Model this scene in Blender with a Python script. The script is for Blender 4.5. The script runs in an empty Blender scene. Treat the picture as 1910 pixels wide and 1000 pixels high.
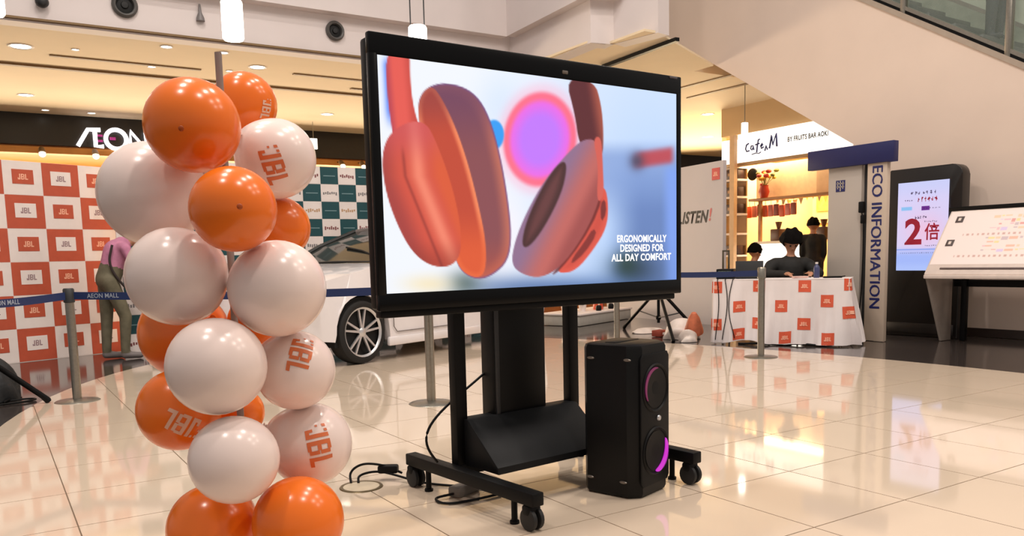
import bpy, bmesh, math, random
from mathutils import Vector as V, Matrix as MX, Euler
random.seed(7)
sc = bpy.context.scene
col = sc.collection

# ------------------------------------------------------------------ camera, world, lights, exposure
CAM_H = 1.072
def camera_axes(pitch=.1125, roll=-.0244, yaw=.5648):
    fw = V((0, math.cos(pitch), -math.sin(pitch))); rt = V((1, 0, 0)); up = rt.cross(fw)
    a = rt*math.cos(roll) + up*math.sin(roll); b = -rt*math.sin(roll) + up*math.cos(roll)
    R = MX.Rotation(-yaw, 3, 'Z')
    return R @ a, R @ b, R @ fw
ca, cb, cf = camera_axes()
cam = bpy.data.cameras.new('camera'); camo = bpy.data.objects.new('camera', cam); col.objects.link(camo)
M3 = MX((ca, cb, -cf)).transposed()
camo.matrix_world = MX.Translation((0, 0, CAM_H)) @ M3.to_4x4()
cam.sensor_width = 36; cam.lens = 36*1529.93/1910
cam.shift_x = 6/1910; cam.shift_y = 154/1910
cam.clip_start = .05; cam.clip_end = 200
sc.camera = camo

sc.view_settings.view_transform = 'Standard'; sc.view_settings.look = 'None'
sc.view_settings.exposure = 0.0; sc.view_settings.gamma = 1; sc.view_settings.use_curve_mapping = False

w = bpy.data.worlds.new('mall'); sc.world = w; w.use_nodes = True
bg = w.node_tree.nodes['Background']; bg.inputs[0].default_value = (1, .92, .865, 1); bg.inputs[1].default_value = .42

def light(name, kind, loc, energy, color, size=.3, target=None, shape='DISK', size_y=None, spot=None, blend=.5):
    l = bpy.data.lights.new(name, kind); l.energy = energy; l.color = color
    if kind == 'AREA':
        l.shape = shape; l.size = size
        if size_y: l.size_y = size_y
    else: l.shadow_soft_size = size
    if kind == 'SPOT': l.spot_size = spot; l.spot_blend = blend
    o = bpy.data.objects.new(name, l); col.objects.link(o); o.location = loc
    d = (V(target) - V(loc)) if target else V((0, 0, -1))
    o.rotation_euler = d.to_track_quat('-Z', 'Y').to_euler()
    return o
def lamp_xy(lat, fwd): return (lat*.8447 + fwd*.5352, -lat*.5352 + fwd*.8447)
for lat in (-2.6, 2.2):                     # six round lamps in the atrium roof
    for fwd in (6.4, 3.4, .4):
        x, y = lamp_xy(lat, fwd)
        light('atrium_lamp', 'AREA', (x, y, 9.2), 170, (1, .90, .82), .5)
for lat in (7.5, 12):                       # further roof lamps over the right half of the hall
    for fwd in (5.5, 1.5):
        x, y = lamp_xy(lat, fwd)
        light('atrium_lamp', 'AREA', (x, y, 10.5), 150, (1, .88, .76), .75)
WARM = (1, .81, .57)
light('ceiling_fill_shop', 'AREA', (3.5, 20.8, 1.45), 1350, WARM, 16, (3.5, 14.5, 3.5), 'RECTANGLE', 2.0)  # added upright fill panel, out of view in the shop, brightens the mall ceiling
light('shop_ceiling_light', 'AREA', (3.5, 19.0, 3.0), 120, WARM, 12, (3.5, 19.6, .3), 'RECTANGLE', .8)
light('cafe_light', 'AREA', (14.6, 11.5, 3.0), 330, (1, .76, .45), 2.6, (14.6, 11.5, 0), 'RECTANGLE', 2.4)
light('ceiling_fill_passage', 'AREA', (17.0, 16.5, 1.2), 520, (1, .76, .46), 3, (13, 12.5, 4), 'RECTANGLE', 2)  # added low fill panel hidden behind the exhibition wall, aimed up at the ceiling

# ------------------------------------------------------------------ materials
def lin(c): return c/12.92 if c <= .04045 else ((c+.055)/1.055)**2.4
def rgb(r, g, b): return (lin(r/255), lin(g/255), lin(b/255), 1)
MATS = {}
def mat(name, c, rough=.5, metal=0, emit=0, spec=.5, vary=.05, scale=12, bump=0, coat=0, alpha=1, trans=0, sss=0, ior=1.5):
    if name in MATS: return MATS[name]
    m = bpy.data.materials.new(name); m.use_nodes = True; nt = m.node_tree; b = nt.nodes['Principled BSDF']
    b.inputs['Base Color'].default_value = c; b.inputs['Roughness'].default_value = rough; b.inputs['Metallic'].default_value = metal
    b.inputs['Specular IOR Level'].default_value = spec; b.inputs['Coat Weight'].default_value = coat; b.inputs['IOR'].default_value = ior
    b.inputs['Alpha'].default_value = alpha; b.inputs['Transmission Weight'].default_value = trans
    if sss: b.inputs['Subsurface Weight'].default_value = sss; b.inputs['Subsurface Radius'].default_value = (.03, .015, .01)
    if emit: b.inputs['Emission Color'].default_value = c; b.inputs['Emission Strength'].default_value = emit
    if vary or bump:
        tc = nt.nodes.new('ShaderNodeTexCoord'); n = nt.nodes.new('ShaderNodeTexNoise'); n.inputs['Scale'].default_value = scale; n.inputs['Detail'].default_value = 3
        nt.links.new(tc.outputs['Object'], n.inputs['Vector'])
        if vary:
            r = nt.nodes.new('ShaderNodeValToRGB'); r.color_ramp.elements[0].position = .3; r.color_ramp.elements[1].position = .7
            r.color_ramp.elements[0].color = tuple(x*(1-vary) for x in c[:3]) + (1,); r.color_ramp.elements[1].color = tuple(min(1, x*(1+vary)) for x in c[:3]) + (1,)
            nt.links.new(n.outputs['Fac'], r.inputs['Fac']); nt.links.new(r.outputs['Color'], b.inputs['Base Color'])
        if bump:
            bp = nt.nodes.new('ShaderNodeBump'); bp.inputs['Strength'].default_value = bump; bp.inputs['Distance'].default_value = .01
            nt.links.new(n.outputs['Fac'], bp.inputs['Height']); nt.links.new(bp.outputs['Normal'], b.inputs['Normal'])
    MATS[name] = m; return m
def attr_mat(name, emit=0, rough=.4):
    m = bpy.data.materials.new(name); m.use_nodes = True; nt = m.node_tree; b = nt.nodes['Principled BSDF']
    a = nt.nodes.new('ShaderNodeVertexColor'); a.layer_name = 'paint'; b.inputs['Roughness'].default_value = rough
    if emit:
        b.inputs['Base Color'].default_value = (.01, .01, .01, 1); nt.links.new(a.outputs['Color'], b.inputs['Emission Color']); b.inputs['Emission Strength'].default_value = emit
    else: nt.links.new(a.outputs['Color'], b.inputs['Base Color'])
    return m

# ------------------------------------------------------------------ mesh helpers
class G:
    def __init__(s): s.bm = bmesh.new()
    def _mi(s, fs, mi):
        for f in fs: f.material_index = mi
    def box(s, c, size, rz=0, bevel=0, mi=0, seg=2, rot=None):
        r = bmesh.ops.create_cube(s.bm, size=1); vs = r['verts']
        M = MX.Translation(c) @ (rot.to_4x4() if rot else MX.Rotation(rz, 4, 'Z')) @ MX.Diagonal((*size, 1))
        bmesh.ops.transform(s.bm, matrix=M, verts=vs)
        fs = {f for v in vs for f in v.link_faces}; s._mi(fs, mi)
        if bevel:
            es = list({e for v in vs for e in v.link_edges})
            rr = bmesh.ops.bevel(s.bm, geom=es, offset=bevel, segments=seg, profile=.5, affect='EDGES'); s._mi(rr['faces'], mi)
        return s
    def cyl(s, p0, p1, r0, r1=None, n=16, mi=0, cap=True):
        p0, p1 = V(p0), V(p1); r1 = r0 if r1 is None else r1; d = p1-p0
        q = d.to_track_quat('Z', 'Y').to_matrix()
        A = [s.bm.verts.new(p0 + q @ V((r0*math.cos(t), r0*math.sin(t), 0))) for t in [2*math.pi*i/n for i in range(n)]]
        B = [s.bm.verts.new(p1 + q @ V((r1*math.cos(t), r1*math.sin(t), 0))) for t in [2*math.pi*i/n for i in range(n)]]
        fs = [s.bm.faces.new((A[i], A[(i+1) % n], B[(i+1) % n], B[i])) for i in range(n)]
        if cap: fs += [s.bm.faces.new(A[::-1]), s.bm.faces.new(B)]
        s._mi(fs, mi); return s
    def tube(s, pts, r, n=8, mi=0):
        pts = [V(p) for p in pts]; rings = []
        for i, p in enumerate(pts):
            d = (pts[min(i+1, len(pts)-1)] - pts[max(i-1, 0)]).normalized()
            ref = V((0, 0, 1)) if abs(d.z) < .95 else V((1, 0, 0))
            u = d.cross(ref).normalized(); v = u.cross(d)
            rings.append([s.bm.verts.new(p + (u*math.cos(t) + v*math.sin(t))*r) for t in [2*math.pi*k/n for k in range(n)]])
        fs = []
        for a, b in zip(rings, rings[1:]):
            fs += [s.bm.faces.new((a[k], a[(k+1) % n], b[(k+1) % n], b[k])) for k in range(n)]
        fs += [s.bm.faces.new(rings[0][::-1]), s.bm.faces.new(rings[-1])]
        s._mi(fs, mi); return s
    def lathe(s, prof, n=24, M=MX(), mi=0):
        rings = []
        for r, z in prof:
            if r < 1e-6: rings.append([s.bm.verts.new(M @ V((0, 0, z)))])
            else: rings.append([s.bm.verts.new(M @ V((r*math.cos(2*math.pi*k/n), r*math.sin(2*math.pi*k/n), z))) for k in range(n)])
        fs = []
        for a, b in zip(rings, rings[1:]):
            for k in range(n):
                q = [a[k % len(a)], a[(k+1) % len(a)], b[(k+1) % len(b)], b[k % len(b)]]
                q = list(dict.fromkeys(q))
                if len(q) > 2: fs.append(s.bm.faces.new(q))
        s._mi(fs, mi); return s
    def quad(s, pts, mi=0):
        f = s.bm.faces.new([s.bm.verts.new(p) for p in pts]); f.material_index = mi; return s
    def prism(s, pts, o, u, v, depth, mi=0, bevel=0):
        """outline pts in the plane (u, v) at o, extruded by depth along u x v (negative: backwards)"""
        o, u, v = V(o), V(u), V(v); nrm = u.cross(v).normalized()*depth
        A = [s.bm.verts.new(o + u*a + v*b) for a, b in pts]; B = [s.bm.verts.new(p.co + nrm) for p in A]; n = len(A)
        fs = [s.bm.faces.new(A), s.bm.faces.new(B[::-1])] + [s.bm.faces.new((A[i], B[i], B[(i+1) % n], A[(i+1) % n])) for i in range(n)]
        s._mi(fs, mi)
        if bevel:
            es = list({e for f in fs[:2] for e in f.edges}); rr = bmesh.ops.bevel(s.bm, geom=es, offset=bevel, segments=2, profile=.5, affect='EDGES'); s._mi(rr['faces'], mi)
        return s
    def ball(s, c, r, sc_=(1, 1, 1), n=16, mi=0, rot=None):
        rr = bmesh.ops.create_uvsphere(s.bm, u_segments=n, v_segments=max(6, n//2+2), radius=r)
        M = MX.Translation(c) @ (rot.to_4x4() if rot else MX()) @ MX.Diagonal((*sc_, 1))
        bmesh.ops.transform(s.bm, matrix=M, verts=rr['verts']); s._mi({f for v in rr['verts'] for f in v.link_faces}, mi); return s
    def mesh(s, name, mats, smooth=True, angle=40):
        bmesh.ops.recalc_face_normals(s.bm, faces=s.bm.faces)
        me = bpy.data.meshes.new(name); s.bm.to_mesh(me); s.bm.free()
        for m in (mats if isinstance(mats, (list, tuple)) else [mats]): me.materials.append(m)
        if smooth:
            me.polygons.foreach_set('use_smooth', [True]*len(me.polygons)); me.set_sharp_from_angle(angle=math.radians(angle))
        return me
    def build(s, name, mats, parent=None, smooth=True, angle=40, **tags):
        return link(name, s.mesh(name, mats, smooth, angle), parent, **tags)
def link(name, me, parent=None, **tags):
    o = bpy.data.objects.new(name, me); col.objects.link(o)
    if parent: o.parent = parent
    for k, v in tags.items(): o[k] = v
    return o
def thing(name, label, cat, loc=(0, 0, 0), rz=0, group=None):
    o = bpy.data.objects.new(name, None); col.objects.link(o); o.location = loc; o.rotation_euler = (0, 0, rz); o.empty_display_size = .1
    o['label'] = label; o['category'] = cat
    if group: o['group'] = group
    return o
def tag(o, label, cat, group=None):
    o['label'] = label; o['category'] = cat
    if group: o['group'] = group
    return o
def struct(name, g, m, parent=None, **k):
    o = g.build(name, m, parent, **k)
    if not parent: o['kind'] = 'structure'
    return o
def frame(o, u, v):
    """matrix with local x = u, local y = v, local z = u x v at o"""
    u, v = V(u).normalized(), V(v).normalized(); n = u.cross(v)
    M = MX((u, v, n)).transposed().to_4x4(); M.translation = V(o); return M
def text(body, size, m, parent, M, align='CENTER', bold=0, extrude=0, name='lettering', sx=1, shear=0):
    c = bpy.data.curves.new('t', 'FONT'); c.body = body; c.size = size; c.align_x = align; c.align_y = 'CENTER'
    c.offset = bold*size; c.extrude = extrude; c.resolution_u = 3; c.space_character = 1+bold*2.4; c.shear = shear
    t = bpy.data.objects.new('t', c); col.objects.link(t)
    dg = bpy.context.evaluated_depsgraph_get(); me = bpy.data.meshes.new_from_object(t.evaluated_get(dg))
    bpy.data.objects.remove(t); bpy.data.curves.remove(c)
    me.transform(M @ MX.Diagonal((sx, 1, 1, 1))); me.materials.clear(); me.materials.append(m); me.name = name
    return link(name, me, parent)
# letters of the bold condensed J B L mark as bars on a 10-high raster (x0, y0, x1, y1)
JBL = [(2.6, 0, 4.4, 10), (0, 0, 2.6, 1.8), (0, 1.8, 1.5, 3.4),
       (5.6, 0, 7.4, 10), (7.4, 0, 9.6, 1.6), (7.4, 4.2, 9.6, 5.8), (7.4, 8.4, 9.6, 10), (9.6, .6, 11.2, 4.8), (9.6, 5.2, 11.2, 9.4),
       (12.4, 0, 14.2, 10), (14.2, 0, 17.2, 1.8)]
def jbl(parent, m, M, height, name='logo', wrap=None, dots=False):
    g = G(); k = height/10
    bars = list(JBL)
    if dots: bars += [(-2.2, 8.2, -.6, 10), (-2.0, 5.0, -.9, 6.1), (.6, 8.6, 1.9, 10)]
    for x0, y0, x1, y1 in bars:
        nx = max(1, int((x1-x0)/1.2)) if wrap else 1; ny = max(1, int((y1-y0)/1.2)) if wrap else 1
        P = [[None]*(ny+1) for _ in range(nx+1)]
        for i in range(nx+1):
            for j in range(ny+1):
                a, b = (x0+(x1-x0)*i/nx-8.6)*k, (y0+(y1-y0)*j/ny-5)*k
                P[i][j] = g.bm.verts.new(wrap(a, b) if wrap else M @ V((a, b, 0)))
        for i in range(nx):
            for j in range(ny): g.bm.faces.new((P[i][j], P[i+1][j], P[i+1][j+1], P[i][j+1]))
    return g.build(name, m, parent)
def painted(name, M, w_, h_, nx, ny, fn, m, parent=None):
    """a flat printed / lit sheet: a grid of w_ x h_ with a colour per vertex; fn(u, v) with v downwards -> sRGB 0..255"""
    vs = []; cs = []
    for j in range(ny+1):
        for i in range(nx+1):
            u, v = i/nx, j/ny; vs.append(M @ V((u*w_, -v*h_, 0))); c = fn(u, v); cs += [lin(max(0, min(255, c[0]))/255), lin(max(0, min(255, c[1]))/255), lin(max(0, min(255, c[2]))/255), 1]
    fs = [(j*(nx+1)+i, (j+1)*(nx+1)+i, (j+1)*(nx+1)+i+1, j*(nx+1)+i+1) for j in range(ny) for i in range(nx)]
    me = bpy.data.meshes.new(name); me.from_pydata(vs, [], fs)
    ca_ = me.color_attributes.new('paint', 'FLOAT_COLOR', 'POINT'); ca_.data.foreach_set('color', cs); me.materials.append(m)
    return link(name, me, parent)
def mix(a, b, t): t = max(0, min(1, t)); return tuple(x+(y-x)*t for x, y in zip(a, b))
def sstep(a, b, x): t = max(0, min(1, (x-a)/(b-a))); return t*t*(3-2*t)

# common materials
BLACK = mat('black plastic', rgb(9, 9, 10), .45, spec=.2)
BLACKM = mat('black powder coat', rgb(8, 8, 9), .5, vary=.1, scale=60, spec=.18)
DARKG = mat('dark grey metal', rgb(44, 45, 47), .5)
STEEL = mat('brushed steel', rgb(150, 145, 135), .32, .9, vary=.06, scale=50)
WHITEP = mat('white paint', rgb(226, 218, 212), .6, vary=.02, scale=3)
BEIGE = mat('beige wall paint', rgb(230, 210, 195), .65, vary=.02, scale=2, bump=.02)
LILAC = mat('pale lilac fascia paint', rgb(222, 212, 210), .6, vary=.02, scale=2)
CREAM = mat('cream ceiling paint', rgb(238, 218, 184), .75, vary=.02, scale=1.5)
BROWNT = mat('brown trim', rgb(128, 100, 62), .6)
SKIN = mat('skin', rgb(186, 132, 102), .5, sss=.05)
HAIR = mat('black hair', rgb(15, 12, 11), .9, vary=.2, scale=80, spec=.1)
GLOW = mat('lamp glow', (1, .93, .82, 1), emit=9, vary=0)
GLOWW = mat('warm lamp glow', (1, .85, .6, 1), emit=7, vary=0)
ORANGEP = mat('printed orange', rgb(192, 84, 56), .5)
WHITEPR = mat('printed white', rgb(238, 226, 220), .55, vary=.02)
NAVY = mat('navy board', rgb(24, 28, 84), .45)

# ------------------------------------------------------------------ floor
GRANITE = mat('dark polished granite', rgb(62, 55, 52), .1, vary=.25, scale=40, ior=1.5, spec=.6)
GROUT = mat('tile grout', rgb(118, 98, 78), .6)
TILE = mat('cream polished tile', rgb(216, 197, 175), .06, vary=.035, scale=.9, spec=.85)
g = G(); g.box((6, 9, -.055), (46, 40, .1)); floor = struct('floor', g, GRANITE)
EC, EA, EB = (3.55, 4.2), 3.8, 6.6
ell = [(EC[0]+EA*math.cos(2*math.pi*i/96), EC[1]+EB*math.sin(2*math.pi*i/96)) for i in range(96)]
g = G(); g.prism(ell, (0, 0, -.0049), (1, 0, 0), (0, 1, 0), .002); g.build('grout_bed', GROUT, floor, smooth=False)
def clip(poly, reg):
    out = poly
    for i in range(len(reg)):
        a, b = reg[i], reg[(i+1) % len(reg)]; inp, out = out, []
        side = lambda p: (b[0]-a[0])*(p[1]-a[1])-(b[1]-a[1])*(p[0]-a[0])
        for j in range(len(inp)):
            p, q = inp[j], inp[(j+1) % len(inp)]; sp, sq = side(p), side(q)
            if sp >= 0: out.append(p)
            if (sp >= 0) != (sq >= 0):
                t = sp/(sp-sq); out.append((p[0]+(q[0]-p[0])*t, p[1]+(q[1]-p[1])*t))
        if not out: return out
    return out
T, GAP = .6, .0028
full = None
for i in range(-2, 13):
    for j in range(0, 19):
        x0, y0 = .2473+(i-1)*T, .1867+(j-1)*T
        sq = [(x0+GAP, y0+GAP), (x0+T-GAP, y0+GAP), (x0+T-GAP, y0+T-GAP), (x0+GAP, y0+T-GAP)]
        if all(((x-EC[0])/EA)**2+((y-EC[1])/EB)**2 < .995 for x, y in sq):
            if full is None:
                g = G(); g.box((T/2, T/2, -.002), (T-2*GAP, T-2*GAP, .004)); full = g.mesh('tile', TILE, False)
            t = link('tile', full, floor); t.location = (x0, y0, 0)
        else:
            pl = clip(sq, ell)
            if len(pl) > 2:
                ar = abs(sum(pl[k][0]*pl[(k+1) % len(pl)][1]-pl[(k+1) % len(pl)][0]*pl[k][1] for k in range(len(pl))))/2
                if ar > .01:
                    g = G(); g.prism(pl, (0, 0, -.004), (1, 0, 0), (0, 1, 0), .004); g.build('tile', TILE, floor, smooth=False)

# ------------------------------------------------------------------ upper structure
ZC = 4.0
g = G()
for x0, x1, y0, y1 in [(-12, 26, 13.95, 24), (-12, 26, 11.6, 13.95), (9.95, 11.9, 9.9, 11.6), (11.9, 26, 4, 11.6)]:
    g.box(((x0+x1)/2, (y0+y1)/2, ZC+.1), (x1-x0, y1-y0, .2))
g.prism([(7.6, 8.46), (7.85, 8.46), (9.95, 9.48), (9.95, 11.6), (7.3, 11.6), (7.3, 9.3), (7.6, 9.2)], (0, 0, ZC), (1, 0, 0), (0, 1, 0), .03)
ceiling = struct('ceiling', g, CREAM)
# dark trims and slots in the ceiling
g = G(); g.box((3, 13.95, ZC-.015), (14, .1, .03)); g.build('trim', BROWNT, ceiling)
for x0, x1, y in [(1.0, 3.0, 13.2), (4.3, 7.5, 12.85), (5.5, 9.5, 13.5)]:
    g = G(); g.box(((x0+x1)/2, y, ZC-.008), (x1-x0, .07, .016)); g.build('air_slot', BROWNT, ceiling)
for x, y0, y1, nm in [(10.7, 9.6, 11.2, 'air_slot'), (11.5, 9.9, 11.6, 'air_slot')]:
    g = G(); g.box((x, (y0+y1)/2, ZC-.008), (.08, y1-y0, .016)); g.build(nm, BROWNT, ceiling)
o = G().box((8.27, 9.35, ZC-.03), (.07, 1.75, .05), rz=-.07).build('track_rail', BLACKM); tag(o, 'black light track fixed along the ceiling above the television', 'light track')

# slab edge: two tiers of fascia following the void
def strip(name, pts, z0, z1, th, m, tier):
    g = G()
    for k, (a, b) in enumerate(zip(pts, pts[1:])):
        a, b = V((*a, 0)), V((*b, 0)); d = (b-a); n = V((-d.y, d.x, 0)).normalized()
        P = [a, b, b+n*th, a+n*th]; z0 += .004; z1 -= .004
        lo = [g.bm.verts.new((p.x, p.y, z0)) for p in P]; hi = [g.bm.verts.new((p.x, p.y, z1)) for p in P]
        g.bm.faces.new(lo[::-1]); g.bm.faces.new(hi)
        for i in range(4): g.bm.faces.new((lo[i], lo[(i+1) % 4], hi[(i+1) % 4], hi[i]))
    return struct(name, g, m, smooth=False)
low = [(-12, 11.62), (7.45, 11.5), (7.3, 9.22), (7.66, 9.16), (7.8, 8.42)]
up = [(-12, 11.42), (7.28, 11.32), (7.13, 9.02), (7.66, 8.96)]
strip('wall_slab_edge', low, ZC-.02, ZC+.62, .25, LILAC, 0)
strip('wall_upper_fascia', up, ZC+.55, ZC+2.4, .3, LILAC, 1)
strip('trim_1', [(-12, 11.55), (7.38, 11.43)], ZC+.0, ZC+.03, .07, BROWNT, 2)
# air nozzles and small fittings on the slab edge
def nozzle(x, z, r, label):
    y = 11.615-.12*(x+12)/19.45; t = thing('air_nozzle', label, 'air nozzle', (x, y, z), 0, 'round air nozzles on the slab edge')
    M = MX.Rotation(math.pi/2, 4, 'X')
    G().lathe([(r*.80, 0), (r, 0), (r*1.02, .03), (r*.86, .06), (r*.72, .05), (r*.66, -.0), (r*.66, -.02)], 28, M).build('rim', mat('grey nozzle', rgb(84, 82, 80), .45), t)
    G().lathe([(0, .012), (r*.45, .014), (r*.68, .002)], 24, M).build('throat', mat('black void', rgb(8, 8, 8), .7), t)
    G().lathe([(0, .04), (r*.26, .035), (r*.3, .02), (r*.28, .0)], 16, M).build('core', mat('black core', rgb(14, 14, 14), .6), t)
nozzle(1.75, 4.32, .15, 'dark round air nozzle on the pale band high at left')
nozzle(4.49, 4.34, .135, 'dark round air nozzle on the pale band beside the television corner')
t = thing('security_camera', 'small grey camera fitting on the pale band beside left lamp', 'camera', (.84, 11.54, 4.26))
G().cyl((0, 0, .06), (0, -.06, .06), .06, .07).build('bracket', STEEL, t); G().ball((0, -.07, -.04), .075, (1, 1, .9)).build('dome', DARKG, t)
o = G().lathe([(0, .16), (.012, .15), (.02, .05), (.05, -.02), (.055, -.06), (0, -.07)], 14, MX.Translation((2.65, 11.5, 4.30))).build('cone_fitting', mat('grey fitting', rgb(120, 115, 115), .4)); tag(o, 'small grey cone shaped fitting on the band between the air nozzles', 'fitting')

# store front behind
AY = 18.15
g = G(); g.box((4.8, AY+.1, 3.75), (29.6, .2, .66)); struct('wall_store_fascia', g, mat('black fascia', rgb(20, 15, 12), .35, vary=.1))
g = G(); g.box((4.8, AY+3, 1.7), (29.6, .2, 3.4)); g.box((4.8, AY+1.6, 3.38), (29.6, 3.0, .08)); struct('wall_store', g, mat('warm wood panel', rgb(190, 118, 52), .5, vary=.15, scale=2))
g = G(); g.box((4, AY+.12, 3.32), (28, .3, .12)); struct('trim_2', g, mat('gold trim', rgb(190, 130, 60), .35, .3))
for x in (-9, 19.5):
    g = G(); g.box((x, AY+1.5, 1.7), (.3, 3.2, 3.4)); struct('wall_store_end', g, WHITEP)
# lit letters of the store
t = thing('store_sign', 'white lit store letters with magenta strokes on the black fascia', 'sign', (1.68, AY-.06, 3.40))
SIGNW = mat('sign white light', (1, .95, .97, 1), emit=2.2, vary=0); SIGNM = mat('sign magenta', rgb(168, 50, 130), .4, emit=.6, vary=0)
def stroke(pts, w_, m, nm, closed=False, dy=0, parent=None):
    g = G(); n = len(pts); L, R = [], []
    for i in range(n):
        a = V(pts[(i-1) % n] if closed or i else pts[0]); b = V(pts[(i+1) % n] if closed or i < n-1 else pts[-1])
        d = (b-a).normalized(); nn = V((-d.y, d.x))
        L.append(V(pts[i])+nn*w_/2); R.append(V(pts[i])-nn*w_/2)
    m_ = n if closed else n-1
    for i in range(m_):
        j = (i+1) % n
        g.prism([L[i], R[i], R[j], L[j]], (0, dy, 0), (1, 0, 0), (0, 0, 1), .05)
    return g.build(nm, m, parent or t, smooth=False)
stroke([(.05, 0.02), (.24, .34), (.46, .345)], .075, SIGNW, 'letter')
stroke([(.50, .03), (.36, .03), (.36, .34)], .075, SIGNW, 'letter')
stroke([(.40, .235), (.49, .235)], .035, SIGNM, 'letter_bar'); stroke([(.40, .135), (.49, .135)], .035, SIGNM, 'letter_bar')
stroke([(.73+.185*math.cos(a), .18+.185*math.sin(a)) for a in [2*math.pi*k/28 for k in range(28)]], .075, SIGNW, 'letter', True)
stroke([(.62, .19), (.72, .19)], .05, SIGNM, 'letter_bar')
stroke([(.98, 0.0), (1.0, .35), (1.26, .02), (1.28, .36)], .075, SIGNW, 'letter')
t = thing('hanging_sign', 'small white sign hanging before the black fascia right of balloons', 'sign', (6.05, 17.0, 3.55))
G().box((0, 0, 0), (.16, .05, .22), bevel=.01).build('board', mat('white sign panel', (1, 1, 1, 1), emit=.9, vary=0), t); G().cyl((0, 0, .11), (0, 0, .45), .006).build('wire', STEEL, t)

# downlights in the ceilings
DL = [(.65, 12.86, .15), (1.28, 12.72, .05), (2.31, 12.04, .08), (2.33, 13.31, .06), (.84, 16.34, .13), (3.7, 12.67, .13), (6.01, 16.02, .13), (3.05, 12.02, .07), (3.39, 13.09, .05),
      (1.2, 17.7, .07), (1.97, 17.7, .08), (13.22, 12.75, .14), (15.73, 15.17, .16), (3.9, 17.7, .07), (5.3, 17.7, .07)]
DLL = ['largest bright ceiling downlight at the left edge below the band', 'tiny downlight just right of the largest left downlight', 'small downlight under the band above the orange balloons', 'tiny downlight behind the long ceiling slot at left',
       'bright downlight in the yellow ceiling above the black fascia at left', 'bright downlight above the white lettered balloon', 'bright downlight in the yellow ceiling nearest the television', 'small downlight under the second lamp', 'tiny downlight just behind the grey pole top',
       'first small downlight against the black fascia from left', 'second small downlight against the black fascia, above the sign', 'upper bright downlight right of the television', 'lower bright downlight right of the television, above black fascia', 'third small downlight against the black fascia, behind balloons', 'fourth small downlight against the black fascia, nearest the television']
for (x, y, r), lb in zip(DL, DLL):
    t = thing('downlight', lb, 'downlight', (x, y, ZC), 0, 'ceiling downlights')
    G().lathe([(r*.8, -.002), (r, -.012), (r*1.08, 0)], 20).build('rim', WHITEP, t); G().lathe([(0, -.006), (r*.8, -.004)], 20).build('lens', GLOW, t)
    if r > .12: light('downlight_beam', 'SPOT', (x, y, ZC-.05), 60, (1, .82, .58), r*.6, (x, y, 0), spot=2.2)
t = thing('track_spotlight', 'warm spotlight at the shop front above the left printed wall', 'spotlight', (.1, AY-.2, 3.22)); G().cyl((0, 0, .1), (0, -.12, 0), .05, .07).build('housing', BROWNT, t); G().cyl((0, -.02, .09), (0, .19, .12), .015, n=8).build('arm', BROWNT, t); G().ball((0, -.13, -.01), .06, (1, .4, 1)).build('lens', GLOWW, t)
for k, (x, lb) in enumerate([(2.0, 'warm spotlight under the black fascia beside the white balloon'), (7.0, 'warm spotlight under the black fascia, over the green check wall'), (7.5, 'warm spotlight under the fascia closest to the television edge'), (1.1, 'warm spotlight under the lit letters')]):
    t = thing('track_spotlight', lb, 'spotlight', (x, AY-.2, 3.22)); G().cyl((0, 0, .1), (0, -.12, 0), .05, .07).build('housing', BROWNT, t); G().cyl((0, -.02, .09), (0, .19, .12), .015, n=8).build('arm', BROWNT, t); G().ball((0, -.13, -.01), .06, (1, .4, 1)).build('lens', GLOWW, t)

# pendant lamps
for x, zb, lb in [(.25, 3.37, 'white glowing cylinder lamp at the top left corner'), (2.395, 3.40, 'white glowing cylinder lamp above the balloon column'), (4.54, 3.41, 'white glowing cylinder lamp peeping over the television top')]:
    y = 9.0
    t = thing('pendant_lamp', lb, 'lamp', (x, y, zb), 0, 'cylinder pendant lamps')
    G().lathe([(0, 0), (.095, 0), (.108, .02), (.108, .38), (.095, .40), (0, .38)], 28).build('shade', GLOW, t)
    for s in (-.09, .09): G().cyl((s, 0, .39), (s, 0, 3), .008, n=8).build('wire', DARKG, t)

# ------------------------------------------------------------------ escalator and the beige wall under it
EX = 10.0
def zt(y): return 4.34+.62*(y-6.98)
def zb(y): return 2.48+.618*(y-7.0)
g = G()
prof = [(7.0, 0), (7.0, 2.48), (12.4, zb(12.4)), (12.4, zt(12.4)), (-.0, zt(0)), (-.2, 0)]
g.prism(prof, (EX, 0, 0), (0, 1, 0), (0, 0, 1), .12)
g.box((EX+.9, 7.06, 1.2), (1.8, .12, 2.4)); struct('wall_right', g, BEIGE, smooth=False)
g = G(); g.prism([(7.0, 2.48), (12.4, zb(12.4)), (12.4, zb(12.4)+.1), (7.0, 2.58)], (EX+.1, 0, 0), (0, 1, 0), (0, 0, 1), 1.6); struct('ceiling_escalator_soffit', g, BEIGE, smooth=False)
g = G(); g.box((EX-.012, 3.4, .05), (.02, 7.2, .1)); struct('baseboard_right', g, mat('dark skirting', rgb(60, 48, 42), .4))
es = thing('escalator', 'escalator with glass side and steel posts descending at top right', 'escalator', (EX, 0, 0))
g = G(); g.prism([(0, zt(0)), (0, zt(0)+.07), (12.4, zt(12.4)+.07), (12.4, zt(12.4))][::-1], (-.02, 0, 0), (0, 1, 0), (0, 0, 1), .2); g.build('curb', mat('grey stone curb', rgb(170, 155, 140), .5), es, smooth=False)
g = G(); g.prism([(0, zt(0)+.07), (0, zt(0)+.11), (12.4, zt(12.4)+.11), (12.4, zt(12.4)+.07)][::-1], (.02, 0, 0), (0, 1, 0), (0, 0, 1), .1); g.build('shoe_rail', BLACKM, es, smooth=False)
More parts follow.
